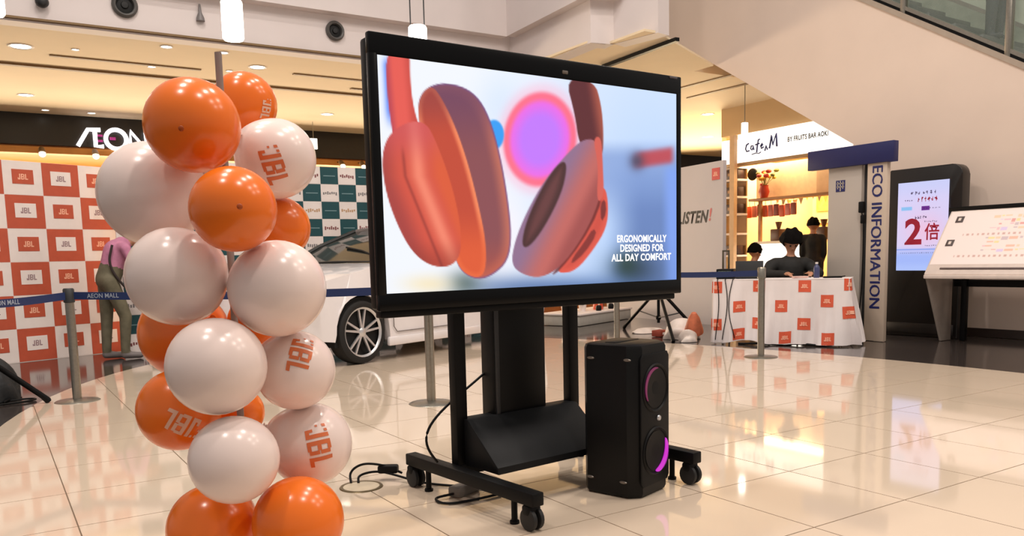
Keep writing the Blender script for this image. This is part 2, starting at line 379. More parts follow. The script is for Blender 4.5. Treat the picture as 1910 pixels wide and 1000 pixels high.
g = G(); g.prism([(0, zt(0)+.11), (0, zt(0)+.16), (12.4, zt(12.4)+.16), (12.4, zt(12.4)+.11)][::-1], (.01, 0, 0), (0, 1, 0), (0, 0, 1), .1); g.build('bottom_rail', STEEL, es, smooth=False)
GLASS = mat('greenish glass', (.55, .66, .58, 1), .03, alpha=.10, vary=0)
for y0, y1 in [(3.9, 5.02), (5.1, 6.31), (6.39, 7.6), (7.68, 8.9)]:
    g = G(); g.prism([(y0, zt(y0)+.16), (y1, zt(y1)+.16), (y1, zt(y1)+1.1), (y0, zt(y0)+1.1)], (.055, 0, 0), (0, 1, 0), (0, 0, 1), .012); g.build('glass_pane', GLASS, es, smooth=False)
for y in (3.82, 5.06, 6.35, 7.64, 8.93):
    G().box((.05, y, zt(y)+.55), (.09, .07, 1.2), bevel=.012).build('post', STEEL, es)
GG = mat('grey green escalator panel', rgb(140, 148, 132), .35, vary=.12, scale=6)
g = G(); g.prism([(0, zt(0)-.1), (12.4, zt(12.4)-.1), (12.4, zt(12.4)+.0), (0, zt(0)+.0)], (.2, 0, 0), (0, 1, 0), (0, 0, 1), 1.1); g.build('step_bed', DARKG, es, smooth=False)
for k in range(22):
    y = 3.6+.34*k; G().box((.75, y, zt(y)-.02), (.96, .33, .2), bevel=.008).build('step', mat('ribbed step metal', rgb(90, 90, 88), .45, .6, vary=.2, scale=90), es)
for z0, z1, m, nm in [(.0, .34, GG, 'far_skirt'), (.34, .40, STEEL, 'far_rail'), (.40, 1.12, mat('far balustrade', rgb(176, 186, 168), .25, vary=.06, scale=2), 'far_balustrade'), (1.12, 1.2, BLACK, 'handrail')]:
    g = G(); g.prism([(0, zt(0)+z0), (12.4, zt(12.4)+z0), (12.4, zt(12.4)+z1), (0, zt(0)+z1)], (1.32, 0, 0), (0, 1, 0), (0, 0, 1), .05); g.build(nm, m, es, smooth=False)

# ------------------------------------------------------------------ figures
def figure(parent, segs, mats, name='body', voxel=.016, smooth_it=4):
    """one continuous body: tapered limbs merged by a voxel remesh, faces coloured by the limb they lie on"""
    g = G()
    for p0, r0, p1, r1, mi in segs:
        p0, p1 = V(p0), V(p1); g.ball(p0, r0, n=14); g.ball(p1, r1, n=14)
        if (p1-p0).length > 1e-4: g.cyl(p0, p1, r0, r1, n=14)
    me = g.mesh('tmp', [mats[0]]); o = link('tmp', me)
    md = o.modifiers.new('r', 'REMESH'); md.mode = 'VOXEL'; md.voxel_size = voxel
    ms = o.modifiers.new('s', 'SMOOTH'); ms.iterations = smooth_it; ms.factor = .5
    dg = bpy.context.evaluated_depsgraph_get(); out = bpy.data.meshes.new_from_object(o.evaluated_get(dg))
    bpy.data.objects.remove(o); out.materials.clear()
    for m in mats: out.materials.append(m)
    for f in out.polygons:
        best, bi = 1e9, 0
        for p0, r0, p1, r1, mi in segs:
            a, b = V(p0), V(p1); d = b-a; L = d.length_squared
            t = max(0, min(1, (f.center-a).dot(d)/L)) if L > 1e-9 else 0
            q = (f.center-(a+d*t)).length-(r0+(r1-r0)*t)
            if q < best: best, bi = q, mi
        f.material_index = bi
    out.polygons.foreach_set('use_smooth', [True]*len(out.polygons))
    return link(name, out, parent)
def hand(base, dirv, up, side, mi, k=1.0):
    """palm and five bent digits as limb segments"""
    d, u = V(dirv).normalized(), V(up).normalized(); s_ = d.cross(u).normalized()*side; b = V(base); S = []
    S += [(b, .026*k, b+d*.05*k+s_*.012*k, .022*k, mi), (b, .026*k, b+d*.05*k-s_*.018*k, .022*k, mi), (b+d*.05*k+s_*.02*k, .015*k, b+d*.08*k+s_*.022*k, .013*k, mi), (b+d*.05*k-s_*.024*k, .015*k, b+d*.078*k-s_*.028*k, .013*k, mi)]
    for q, L in ((.03, .062), (.01, .072), (-.01, .068), (-.03, .05)):
        a = b+d*.08*k+s_*q*k; m_ = a+(d*.9-u*.25)*L*.5*k; e = m_+(d*.6-u*.75)*L*.5*k
        S += [(a, .009*k, m_, .0085*k, mi), (m_, .0085*k, e, .0075*k, mi)]
    a = b+d*.015*k+s_*.03*k; m_ = a+(d*.6+s_*.75)*.04*k; e = m_+(d*.9+s_*.2)*.032*k
    S += [(a, .013*k, m_, .011*k, mi), (m_, .011*k, e, .009*k, mi)]
    return S
def sstep_(a, b, x): t = max(0, min(1, (x-a)/(b-a))); return t*t*(3-2*t)
def head(parent, c, face, r=.1, hair='short', skin=SKIN, tilt=0, bushy=1.0):
    """hair, eyes, ears as children; the skull itself belongs to the body. face: unit direction"""
    f = V(face).normalized(); c = V(c); side = V((0, 0, 1)).cross(f).normalized(); upv = f.cross(side)
    R = MX((f, side, upv)).transposed()
    g = G(); rr = bmesh.ops.create_uvsphere(g.bm, u_segments=24, v_segments=16, radius=1)
    dele = []
    for v in g.bm.verts:
        x, y, z = v.co; k = 1.0
        low_ = -.15 if hair == 'short' else -.38
        if (x > .42 and z < .12 and abs(y) < .8) or z < low_ or (hair == 'short' and x > .1 and z < .0): dele.append(v)
    bmesh.ops.delete(g.bm, geom=dele, context='VERTS')
    for v in g.bm.verts:
        n = v.co.copy(); tp_ = 1-.24*max(0, min(1, -n.z/.38)) if n.x > -.5 else 1; n.x *= tp_; n.y *= tp_; q = 1+.05*math.sin(9*n.y+5*n.x)+.04*math.sin(13*n.z+7*n.y)
        bs = 1+(bushy-1)*sstep_(-.6, .3, n.z); v.co = c + R @ V((n.x*r*(1.18 if n.x > 0 else 1.32)*bs*q, n.y*r*1.12*bs*q, n.z*r*(1.42 if n.z > 0 else 1.2)*bs*q+.014))
    bmesh.ops.solidify(g.bm, geom=list(g.bm.faces), thickness=.015)
    g.build('hair', HAIR, parent)
    for s in (-1, 1):
        G().ball(c+f*r*.86+side*s*.034+upv*.0, .012, n=10).build('eye', mat('dark eye', rgb(30, 22, 18), .2), parent)
def skull(c, face, mi, r=.1):
    f = V(face).normalized(); c = V(c); side = V((0, 0, 1)).cross(f).normalized(); u = f.cross(side)
    return [(c+u*.02, r*.98, c-f*.015+u*.035, r*1.0, mi), (c-u*.055+f*.022, r*.62, c-u*.085+f*.03, r*.45, mi),
            (c+f*r*.92-u*.01, .014, c+f*r*1.12-u*.035, .014, mi), (c+f*r*.78-u*.072-side*.016, .011, c+f*r*.78-u*.072+side*.016, .011, mi),
            (c+side*r*.93-f*.01+u*.005, .016, c+side*r*.93-f*.012-u*.025, .012, mi), (c-side*r*.93-f*.01+u*.005, .016, c-side*r*.93-f*.012-u*.025, .012, mi)]

# ------------------------------------------------------------------ television on its rolling stand
TVM = MX.Translation((1.2497, 2.819, 1.807)) @ MX.Rotation(.042, 4, 'Z')      # top left corner of the picture; x right, z up, -y to the viewer
tv = thing('television', 'large black flat television showing orange headphones', 'television', (1.2497, 2.819, 1.807), .042)
W_, H_ = 1.5215, .856
G().box((W_/2, .045, -H_/2+.004), (W_+.055, .06, H_+.13), bevel=.012).build('housing', BLACK, tv)
BEZ = mat('gloss black bezel', rgb(6, 6, 7), .25, spec=.18)
g = G()
for c, s in [((W_/2, 0, .04), (W_+.066, .03, .08)), ((W_/2, 0, -H_-.033), (W_+.066, .03, .066)), ((-.0165, 0, -H_/2), (.033, .03, H_+.02)), ((W_+.0165, 0, -H_/2), (.033, .03, H_+.02))]: g.box(c, s, bevel=.006)
g.build('bezel', BEZ, tv)
G().box((W_/2, .035, -H_-.078), (W_+.03, .05, .03), bevel=.006).build('lower_rail', BLACKM, tv)
G().box((W_/2+.1, -.014, .028), (.03, .01, .014), bevel=.003).build('sensor', mat('grey lens', rgb(110, 100, 90), .3), tv)
G().box((W_-.02, -.012, .072), (.05, .012, .01), bevel=.003).build('badge', mat('grey badge', rgb(90, 82, 88), .4), tv)
SCREEN = attr_mat('television picture', 1.0, .25)
# picture painter: u, v on the panel -> the coordinates the advert is drawn in
from mathutils import geometry as geo
def homog(src, dst):
    A_ = []
    for (x, y), (X, Y) in zip(src, dst): A_ += [[x, y, 1, 0, 0, 0, -X*x, -X*y, X], [0, 0, 0, x, y, 1, -Y*x, -Y*y, Y]]
    n = 8
    for i in range(n):
        p = max(range(i, n), key=lambda r: abs(A_[r][i])); A_[i], A_[p] = A_[p], A_[i]; d = A_[i][i]; A_[i] = [q/d for q in A_[i]]
        for r in range(n):
            if r != i: k = A_[r][i]; A_[r] = [a-k*b for a, b in zip(A_[r], A_[i])]
    h = [A_[i][8] for i in range(8)]
    return lambda u, v: ((h[0]*u+h[1]*v+h[2])/(h[6]*u+h[7]*v+1), (h[3]*u+h[4]*v+h[5])/(h[6]*u+h[7]*v+1))
HM = homog([(0, 0), (1, 0), (1, 1), (0, 1)], [(699.5, 100.5), (1260, 184), (1257, 516), (718, 549)])
def smooth_poly(p, it=2):
    for _ in range(it):
        q = []
        for i in range(len(p)):
            a, b = p[i], p[(i+1) % len(p)]; q += [(.75*a[0]+.25*b[0], .75*a[1]+.25*b[1]), (.25*a[0]+.75*b[0], .25*a[1]+.75*b[1])]
        p = q
    return p
def sd_poly(p, x, y):
    d = 1e18; ins = False; j = len(p)-1
    for i in range(len(p)):
        ax, ay = p[j]; bx, by = p[i]; ex, ey = bx-ax, by-ay; wx, wy = x-ax, y-ay
        t = max(0, min(1, (wx*ex+wy*ey)/(ex*ex+ey*ey+1e-9))); d = min(d, (wx-ex*t)**2+(wy-ey*t)**2)
        if (ay > y) != (by > y) and x < (bx-ax)*(y-ay)/(by-ay)+ax: ins = not ins
        j = i
    return -math.sqrt(d) if ins else math.sqrt(d)
SH = {}
def shape(n, pts, it=2):
    p = smooth_poly(pts, it) if it else pts; SH[n] = (p, min(a for a, _ in p)-5, max(a for a, _ in p)+5, min(b for _, b in p)-5, max(b for _, b in p)+5)
def inside(n, x, y, soft=2.5):
    p, x0, x1, y0, y1 = SH[n]
    if x < x0 or x > x1 or y < y0 or y > y1: return 0
    return 1-sstep(-soft/2, soft/2, sd_poly(p, x, y))
def near(n, x, y):
    p = SH[n][0]; return sd_poly(p, x, y)
shape('armL', [(717, 90), (763, 90), (764, 150), (770, 200), (782, 240), (800, 300), (740, 320), (728, 240), (718, 170)])
shape('cupL', [(708, 300), (716, 262), (738, 238), (770, 226), (796, 232), (812, 262), (832, 312), (850, 370), (861, 430), (860, 478), (838, 499), (800, 496), (766, 470), (738, 420), (716, 360)])
shape('ringL', [(777, 205), (786, 172), (815, 156), (858, 160), (892, 180), (916, 220), (936, 290), (950, 370), (957, 440), (950, 486), (922, 512), (892, 522), (862, 508), (848, 480), (820, 380), (790, 280)])
shape('rimL', [(777, 205), (786, 174), (806, 160), (826, 186), (852, 240), (876, 310), (896, 390), (908, 450), (908, 505), (892, 519), (864, 508), (848, 480), (820, 380), (790, 280)])
shape('bandR', [(1058, 150), (1112, 158), (1124, 200), (1128, 250), (1126, 300), (1100, 300), (1082, 268), (1076, 220)])
shape('padR', [(1066, 284), (1090, 264), (1114, 264), (1122, 300), (1124, 350), (1112, 395), (1086, 445), (1048, 496), (1010, 517), (975, 510), (955, 492), (962, 450), (985, 395), (1020, 335)])
shape('holeR', [(1056, 302), (1060, 318), (1050, 362), (1018, 424), (988, 462), (974, 458), (984, 412), (1014, 350), (1040, 312)])
shape('armR', [(1108, 262), (1124, 258), (1126, 310), (1128, 370), (1114, 380), (1118, 310)])
shape('bodyR', [(1114, 362), (1130, 348), (1136, 385), (1132, 425), (1108, 464), (1076, 502), (1048, 508), (1040, 500), (1076, 458), (1104, 410)])
shape('slotA', [(1121, 380), (1130, 372), (1132, 398), (1122, 416)], 1)
shape('slotB', [(1108, 424), (1114, 436), (1092, 470), (1066, 492), (1070, 478), (1090, 452)], 1)
shape('rimR', [(1126, 352), (1118, 395), (1086, 452), (1046, 502), (1030, 512), (1040, 498), (1080, 445), (1110, 392)], 1)
def advert(u, v):
    x, y = HM(u, v)
    c = mix((243, 247, 255), (176, 208, 255), sstep(880, 1220, x)*(.55+.45*v))
    c = mix(c, (206, 226, 252), .5*math.exp(-((x-935)/45)**2-((y-200)/60)**2))
    c = mix(c, (96, 140, 250), .95*math.exp(-((x-719-(y-120)*.06)/9)**2)*sstep(250, 200, y)*sstep(95, 125, y)) if x < 770 else c
    c = mix(c, (92, 120, 180), .85*sstep(1120, 1200, x)*sstep(285, 400, y))
    c = mix(c, (112, 142, 205), .6*sstep(1080, 1130, x)*sstep(430, 330, y)*sstep(260, 300, y))
    c = mix(c, (130, 165, 245), .9*sstep(1228, 1250, x)*sstep(300, 330, y))
    rr = math.hypot((x-1010)*1.04, (y-263)*.82+(x-1010)*.05)
    ring = 1-sstep(66, 76, rr)
    cc = mix((196, 122, 255), (238, 108, 232), sstep(30, 58, rr)); cc = mix(cc, (255, 112, 140), sstep(52, 64, rr))
    c = mix(c, (255, 190, 215), .5*math.exp(-((rr-74)/12)**2)); c = mix(c, cc, ring)
    c = mix(c, (52, 158, 246), 1-sstep(17, 21, math.hypot((x-924)/1.0, (y-254)/1.45)))
    yb = 302-(x-1190)*.14
    c = mix(c, (196, 66, 74), .9*math.exp(-((y-yb)/15)**4)*sstep(1175, 1200, x)*sstep(1260, 1245, x))
    c = mix(c, (72, 66, 92), .8*math.exp(-((x-1188)/14)**2-((y-304)/16)**2))
    c = mix(c, (44, 64, 82), .85*math.exp(-((x-1180)/46)**2-((y-500)/34)**2)); c = mix(c, (34, 62, 52), .7*math.exp(-((x-1168)/20)**2-((y-492)/24)**2))
    c = mix(c, (72, 104, 160), .8*math.exp(-((x-1040)/170)**4-((y-535)/24)**2)); c = mix(c, (60, 84, 84), .7*math.exp(-((x-868)/32)**2-((y-528)/24)**2))
    c = mix(c, (250, 226, 170), .6*math.exp(-((x-800)/50)**2-((y-530)/18)**2)); c = mix(c, (255, 246, 252), .7*math.exp(-((x-940)/40)**2-((y-430)/60)**2))
    # left headphone
    a = inside('armL', x, y)
    if a: t = (x-712-(y-100)*.09)/52; c = mix(c, mix(mix((186, 66, 82), (232, 92, 82), sstep(0, .35, t)), (204, 74, 66), sstep(.6, 1, t)), a)
    a = inside('ringL', x, y)
    if a:
        t = -near('ringL', x, y); q = mix((196, 110, 92), (140, 78, 84), sstep(.0, 26, t)); q = mix(q, (112, 66, 96), sstep(300, 170, y)*.8); q = mix(q, (190, 84, 66), sstep(430, 520, y)*.6); q = mix((122, 80, 130), q, sstep(0, 5, t))
        b = inside('rimL', x, y)
        if b: t2 = -near('rimL', x, y); q2 = mix((246, 136, 92), (196, 74, 52), sstep(2, 12, t2)); q2 = mix(q2, (150, 62, 62), sstep(260, 180, y)*.7); q2 = mix(q2, (232, 96, 52), sstep(380, 480, y)*.8); q = mix(q, q2, b)
        c = mix(c, q, a)
    a = inside('cupL', x, y)
    if a:
        t = (x-(708+max(0, y-330)*.42-max(0, 330-y)*.1))/110
        q = mix((170, 66, 62), (214, 84, 66), sstep(0, .4, t)); q = mix(q, (255, 150, 122), .75*math.exp(-((t-.66)/.13)**2)); q = mix(q, (222, 92, 56), sstep(.8, 1.05, t)); q = mix(q, (206, 84, 96), sstep(320, 235, y)*.6); q = mix(q, (150, 54, 42), sstep(440, 500, y)*.55)
        q = mix(q, (120, 40, 40), .45*math.exp(-((t-.42)/.03)**2)*sstep(265, 300, y)); c = mix(c, q, a)
    # right headphone
    a = inside('bandR', x, y)
    if a: t = (x-1060-(y-150)*.16)/56; c = mix(c, mix((94, 38, 44), (170, 84, 68), sstep(.55, 1.0, t)), a)
    a = inside('bodyR', x, y)
    if a: c = mix(c, mix((226, 88, 72), (170, 56, 48), sstep(2, 14, -near('bodyR', x, y))*.3), a)
    a = inside('slotA', x, y); c = mix(c, (120, 44, 44), a*.9) if a else c
    a = inside('slotB', x, y); c = mix(c, (130, 46, 44), a*.9) if a else c
    a = inside('rimR', x, y, 4); c = mix(c, (96, 34, 36), a*.8) if a else c
    a = inside('padR', x, y)
    if a:
        t = -near('padR', x, y); e = ((x-1066)+(y-300)*.52)/60
        q = mix((146, 112, 144), (196, 104, 98), sstep(-.1, .9, e)); q = mix(q, (150, 70, 70), sstep(.85, 1.35, e)*.7); c = mix(c, q, a)
    a = inside('armR', x, y); c = mix(c, (216, 96, 84), a) if a else c
    a = inside('holeR', x, y, 4)
    if a: c = mix(c, mix((74, 42, 44), (124, 70, 70), sstep(2, 16, -near('holeR', x, y))*.6), a)
    return c
painted('screen', MX.Translation((0, -.0135, 0)) @ frame((0, 0, 0), (1, 0, 0), (0, 0, 1)), W_, H_, 300, 170, advert, SCREEN, tv)
TXTW = mat('screen caption', (1, 1, 1, 1), emit=1.0, vary=0)
for k, s in enumerate(['ERGONOMICALLY', 'DESIGNED FOR', 'ALL DAY COMFORT']):
    text(s, .044, TXTW, tv, frame((W_*.853, -.0145, -.664-k*.042), (1, 0, 0), (0, 0, 1)), bold=.022, name='caption', sx=(.82, .86, .9)[k])

st = thing('rolling_stand', 'black steel rolling stand holding the large television', 'stand', (2.185, 3.094, 0), .105)
BEAM = .13
for s, x in (('l', -.485), ('r', .485)):
    b = G().box((x, 0, BEAM), (.06, .94, .055), bevel=.006).build('foot_beam', BLACKM, st)
    for y in (-.43, .43):
        c = G(); c.lathe([(0, -.012), (.03, -.012), (.045, -.008), (.047, 0), (.045, .008), (.03, .012), (0, .012)], 20, MX.Translation((x-.018, y, .047)) @ MX.Rotation(math.pi/2, 4, 'Y'))
        c.lathe([(0, -.012), (.03, -.012), (.045, -.008), (.047, 0), (.045, .008), (.03, .012), (0, .012)], 20, MX.Translation((x+.018, y, .047)) @ MX.Rotation(math.pi/2, 4, 'Y'))
        c.cyl((x-.02, y, .047), (x+.02, y, .047), .012); w_ = c.build('caster', mat('black rubber', rgb(22, 22, 22), .6), st)
        G().box((x, y+.005, .082), (.066, .05, .045), bevel=.012).build('fork', BLACKM, w_)
        yy = y*.74; G().cyl((x, yy, .105), (x, yy, .012), .013, n=12).cyl((x, yy, .012), (x, yy, 0), .02, n=12).build('levelling_foot', BLACKM, st)
for x in (-.43, .255): G().box((x, .134, .86), (.062, .05, 1.44), bevel=.005).build('upright', BLACKM, st)
G().box((0, .134, BEAM), (.92, .06, .05), bevel=.005).build('cross_beam', BLACKM, st)
G().box((-.095, .15, .80), (.315, .1, 1.2), bevel=.012).build('mast', mat('black mast cover', rgb(8, 8, 9), .5, spec=.25), st)
G().box((-.235, .096, .80), (.02, .012, 1.18), bevel=.003).build('cable_channel', DARKG, st)
G().box((-.09, .13, 1.34), (.9, .05, .4), bevel=.008).build('mount_plate', BLACKM, st)
g = G(); g.prism([(.16, .36), (.08, .36), (-.13, .18), (-.13, .15), (.16, .15)][::-1], (-.42, 0, 0), (0, 1, 0), (0, 0, 1), .66, bevel=.005)
g.build('tray', mat('dark grey tray', rgb(20, 21, 23), .5, spec=.2), st)
o = G(); pts = []
for k in range(25):
    t_ = k/24; pts.append(V((1.97, 3.25, .58)).lerp(V((1.655, 3.235, .165)), t_)+V((-.155*math.sin(math.pi*t_**1.3), .0, .0)))
o.tube(pts, .006); o = o.build('power_cable', BLACK); tag(o, 'black cable looping from mast behind the left upright', 'cable')

# ------------------------------------------------------------------ floor cables and socket lid
t = thing('extension_lead', 'black power cord with plug block looping over floor lid', 'power cord', (1.45, 3.68, 0))
cpts = [(-.03, .02, .005), (-.02, .06, .05), (.03, .03, .09), (.10, -.01, .085), (.16, -.03, .06), (.21, -.05, .03)]
def smooth_path(p, it=3):
    p = [V(q) for q in p]
    for _ in range(it):
        q = [p[0]]
        for a, b in zip(p, p[1:]): q += [a.lerp(b, .25), a.lerp(b, .75)]
        p = q+[p[-1]]
    return p
G().tube(smooth_path(cpts), .006).build('lead', BLACK, t)
G().tube(smooth_path([(-.0, .0, .006), (.02, .05, .03), (.1, .0, .05), (.17, -.07, .03), (.24, -.2, .008), (.35, -.35, .007), (.5, -.5, .007)]), .006).build('lead', BLACK, t)
G().box((.15, -.02, .055), (.1, .05, .04), rz=-.6, bevel=.01).build('plug_block', BLACK, t)
t = thing('socket_lid', 'round brass floor socket lid under the black cord', 'floor socket', (1.44, 3.62, 0))
G().lathe([(0, .004), (.085, .004), (.095, .003), (.1, 0)], 36).build('lid', mat('worn socket lid', rgb(205, 190, 165), .3, vary=.1), t); G().lathe([(.086, .0042), (.092, .006), (.1, .005), (.104, 0)], 36).build('ring', mat('brass ring', rgb(120, 105, 78), .35, .7), t)
t = thing('extension_block', 'small grey adapter with cable under the television stand', 'adapter', (1.78, 3.22, 0), .4)
G().box((0, 0, .025), (.16, .07, .05), bevel=.012).build('body', mat('grey adapter', rgb(120, 112, 104), .45), t); G().tube(smooth_path([(-.08, 0, .02), (-.16, .06, .01), (-.2, -.05, .008), (-.06, -.12, .008), (.06, -.16, .008)]), .006).build('lead', BLACK, t)
t = thing('cable_tray', 'small dark box on the floor beyond the stand tray', 'box', (2.75, 3.75, 0), .2); G().box((0, 0, .045), (.16, .1, .09), bevel=.01).build('case', mat('olive box', rgb(92, 84, 66), .5), t); G().box((0, -.052, .045), (.1, .006, .04), bevel=.002).build('front_plate', mat('pale plate', rgb(170, 150, 110), .4), t)

# ------------------------------------------------------------------ party speaker
sp = thing('party_speaker', 'tall black party speaker with purple ring lights beside the stand', 'speaker', (2.425, 2.835, 0), .30)
SB = mat('speaker black', rgb(9, 9, 10), .42, vary=.08, scale=50, spec=.22); w2, d2, hh = .30, .29, .685
oct_ = [(-w2/2+.05, -d2/2), (w2/2-.05, -d2/2), (w2/2, -d2/2+.05), (w2/2, d2/2-.03), (w2/2-.03, d2/2), (-w2/2+.03, d2/2), (-w2/2, d2/2-.03), (-w2/2, -d2/2+.05)]
g = G(); g.prism(oct_, (0, 0, .0), (1, 0, 0), (0, 1, 0), hh, bevel=.022); g.build('cabinet', SB, sp)
g = G(); g.prism([(-.105, .05), (.105, .05), (.12, .07), (.12, .62), (.105, .64), (-.105, .64), (-.12, .62), (-.12, .07)], (0, -d2/2+.002, 0), (1, 0, 0), (0, 0, 1), .008, bevel=.003); gr = g.build('grille', mat('speaker mesh grille', rgb(9, 10, 12), .55, vary=.4, scale=260, spec=.2), sp)
PUR = mat('ring light magenta', rgb(190, 40, 200), .4, emit=.55, vary=0); PUD = mat('ring light dim', rgb(120, 30, 90), .4, emit=.16, vary=0)
def arc(cx, cz, r, a0, a1, wmax, m, y, parent, nm):
    g = G(); n = 24; P = []
    for k in range(n+1):
        a = math.radians(a0+(a1-a0)*k/n); ww = wmax*math.sin(math.pi*k/n)**.6+.0015
        P.append(((cx+(r-ww/2)*math.cos(a), cz+(r-ww/2)*math.sin(a)), (cx+(r+ww/2)*math.cos(a), cz+(r+ww/2)*math.sin(a))))
    for p, q in zip(P, P[1:]): g.prism([p[0], p[1], q[1], q[0]], (0, y, 0), (1, 0, 0), (0, 0, 1), .004)
    return g.build(nm, m, parent, smooth=False)
yf = -d2/2-.008
for cz in (.485, .20):
    G().lathe([(.098, 0), (.104, .006), (.110, 0)], 40, MX.Translation((0, yf, cz)) @ MX.Rotation(math.pi/2, 4, 'X')).build('driver_ring', BLACK, sp)
    G().lathe([(0, -.004), (.03, -.002), (.09, .001)], 32, MX.Translation((0, yf, cz)) @ MX.Rotation(math.pi/2, 4, 'X')).build('driver_cone', mat('driver cone', rgb(9, 9, 11), .5, spec=.2), sp)
arc(0, .485, .088, 80, 215, .016, PUD, yf-.001, sp, 'ring_light'); arc(0, .20, .09, -95, 30, .034, PUR, yf-.001, sp, 'ring_light')
G().lathe([(0, .006), (.011, .006), (.014, 0)], 18, MX.Translation((.025, yf, .345)) @ MX.Rotation(math.pi/2, 4, 'X')).build('badge', mat('silver badge', rgb(190, 190, 195), .25, .6), sp)
for y, z in ((-.1, .62), (.09, .62), (-.075, .075), (.1, .075)):
    G().lathe([(0, .005), (.010, .005), (.014, 0)], 14, MX.Translation((-w2/2-.001, y, z)) @ MX.Rotation(-math.pi/2, 4, 'Y') @ MX.Diagonal((.5, 1.4, 1, 1))).build('side_screw', mat('dull steel stud', rgb(120, 112, 104), .35, .5), sp)
G().box((0, .02, hh-.004), (.2, .06, .016), bevel=.006).build('carry_handle', BLACK, sp)

# ------------------------------------------------------------------ balloon column
POLE = V((.64, 2.585, 0))
bp = thing('balloon_pole', 'slim grey pole rising through the orange and white balloons', 'pole', POLE)
G().cyl((0, 0, .02), (0, 0, 1.70), .011, .0105, n=16).build('rod', mat('grey pole', rgb(150, 135, 128), .35, .3), bp); G().lathe([(0, .025), (.15, .022), (.16, 0)], 28).build('base', BLACKM, bp)
OR = mat('orange latex', rgb(240, 116, 28), .22, vary=.03, scale=4, sss=.0, spec=.5); WH = mat('white latex', rgb(240, 220, 212), .22, vary=.015, scale=4, spec=.5)
PR_O = mat('orange print', rgb(216, 112, 62), .4); PR_W = mat('pale print', rgb(232, 190, 165), .4)
BAL = [  # centre, radius, latex, label, (text normal, text direction, cap height)
 ((.532, 2.479, 1.466), .132, 'O', 'topmost front orange balloon with a dark crown spot, beside the pole tip', None),
 ((.772, 2.822, 1.597), .107, 'O', 'orange balloon behind the pole tip, partly behind the topmost balloon', ((.455, -.855, -.25), (-.15, .203, -.968), .035)),
 ((.454, 2.72, 1.292), .158, 'W', 'largest white balloon sticking out at the upper left', None),
 ((.815, 2.65, 1.405), .127, 'W', 'white balloon with orange letters in the upper right', ((-.312, -.887, -.342), (.33, .236, -.914), .068)),
 ((.583, 2.295, 1.221), .115, 'O', 'second front orange balloon with a crown spot, above the two white ones', None),
 ((.846, 2.756, 1.191), .104, 'O', 'orange balloon mostly hidden behind the second front orange one', None),
 ((.464, 2.486, 1.043), .140, 'W', 'plain white balloon at mid left, above the half hidden orange one', None),
 ((.707, 2.352, 1.001), .139, 'W', 'plain white balloon at mid right, nearest the car wheel', None),
 ((.542, 2.846, .851), .145, 'O', 'orange balloon half hidden under the mid left white balloon', None),
 ((.735, 2.691, .886), .092, 'O', 'orange balloon peeping between three white balloons at the core', None),
 ((.518, 2.316, .796), .134, 'W', 'plain white balloon in front above the lettered orange balloon', None),
 ((.77, 2.426, .751), .120, 'W', 'white balloon with orange letters below the mid right white one', ((-.126, -.875, .468), (-.39, -.39, -.834), .068)),
 ((.484, 2.707, .623), .128, 'O', 'orange balloon with pale letters at the lower left', ((-.172, -.965, -.198), (-.856, .047, .515), .066)),
 ((.538, 2.269, .541), .121, 'W', 'lowest plain white balloon, in front above the bottom pair', None),
 ((.819, 2.472, .507), .131, 'W', 'lowest white balloon with orange letters, at the right side', ((-.098, -.989, .107), (.097, -.116, -.988), .074)),
 ((.705, 2.267, .334), .130, 'O', 'bottom right orange balloon, cut by the frame', None),
 ((.516, 2.487, .292), .133, 'O', 'bottom left orange balloon, behind its orange neighbour', None),
 ((.695, 2.829, .569), .086, 'O', 'small orange balloon deep behind the lower white balloons', None)]
for c, r, k, lb, tx in BAL:
    c = V(c); b = thing('balloon', lb, 'balloon', c, 0, 'balloons of the orange and white column'); m = OR if k == 'O' else WH
    tail = (V((POLE.x, POLE.y, c.z+.09))-c); tail = tail + V((0, .06, -.24)) if c.z > 1.55 else tail; tail = tail.normalized() if tail.length > .03 else V((0, 1, 0))
    Mb = tail.to_track_quat('Z', 'Y').to_matrix().to_4x4(); prof_ = []
    for i in range(33):
        a = math.pi*i/32; z = -math.cos(a); q = math.sin(a)
        if z > 0: q *= 1-.10*z*z
        prof_.append((r*q, r*z*(1.0 if z < 0 else 1+.10*z**3)))
    g = G(); g.lathe(prof_, 40, Mb); g.build('skin', m, b)
    G().lathe([(.004, r*1.08), (.007, r*1.11), (.011, r*1.125), (.004, r*1.14), (.009, r*1.16), (.012, r*1.19)], 12, Mb).build('knot', m, b)
    if 'crown spot' in lb:
        n0 = V((-.422, -.88, -.218)) if c.z > 1.4 else V((-.107, -.994, -.003))
        G().ball(n0*r*.993, .008, (1, 1, .35), n=12, rot=n0.to_track_quat('Z', 'Y').to_matrix()).build('crown_spot', mat('dark latex', rgb(176, 76, 14), .35), b)
    if tx:
        n0, e1, hgt = V(tx[0]).normalized(), V(tx[1]), tx[2]; e1 = (e1-n0*e1.dot(n0)).normalized(); e2 = n0.cross(e1); R_ = Mb.to_3x3(); Ri = R_.inverted()
        def wrap(a, b_, n0=n0, e1=e1, e2=e2, r=r, Ri=Ri, R_=R_):
            d = (n0+(e1*a+e2*b_)/r).normalized(); l = Ri @ d; z = l.z; sc_ = 1.0
            if z > 0:      # follow the tapered half of the balloon
                z = l.z; q = math.sqrt(max(0, 1-z*z)); p = V((l.x, l.y, 0)); p = p.normalized()*q*(1-.10*z*z) if q > 1e-6 else p; return R_ @ (V((p.x, p.y, z*(1+.10*z**3)))*(r+.0012))
            return d*(r+.0012)
        jbl(b, PR_O if k == 'W' else PR_W, None, hgt, 'logo', wrap, dots=True)

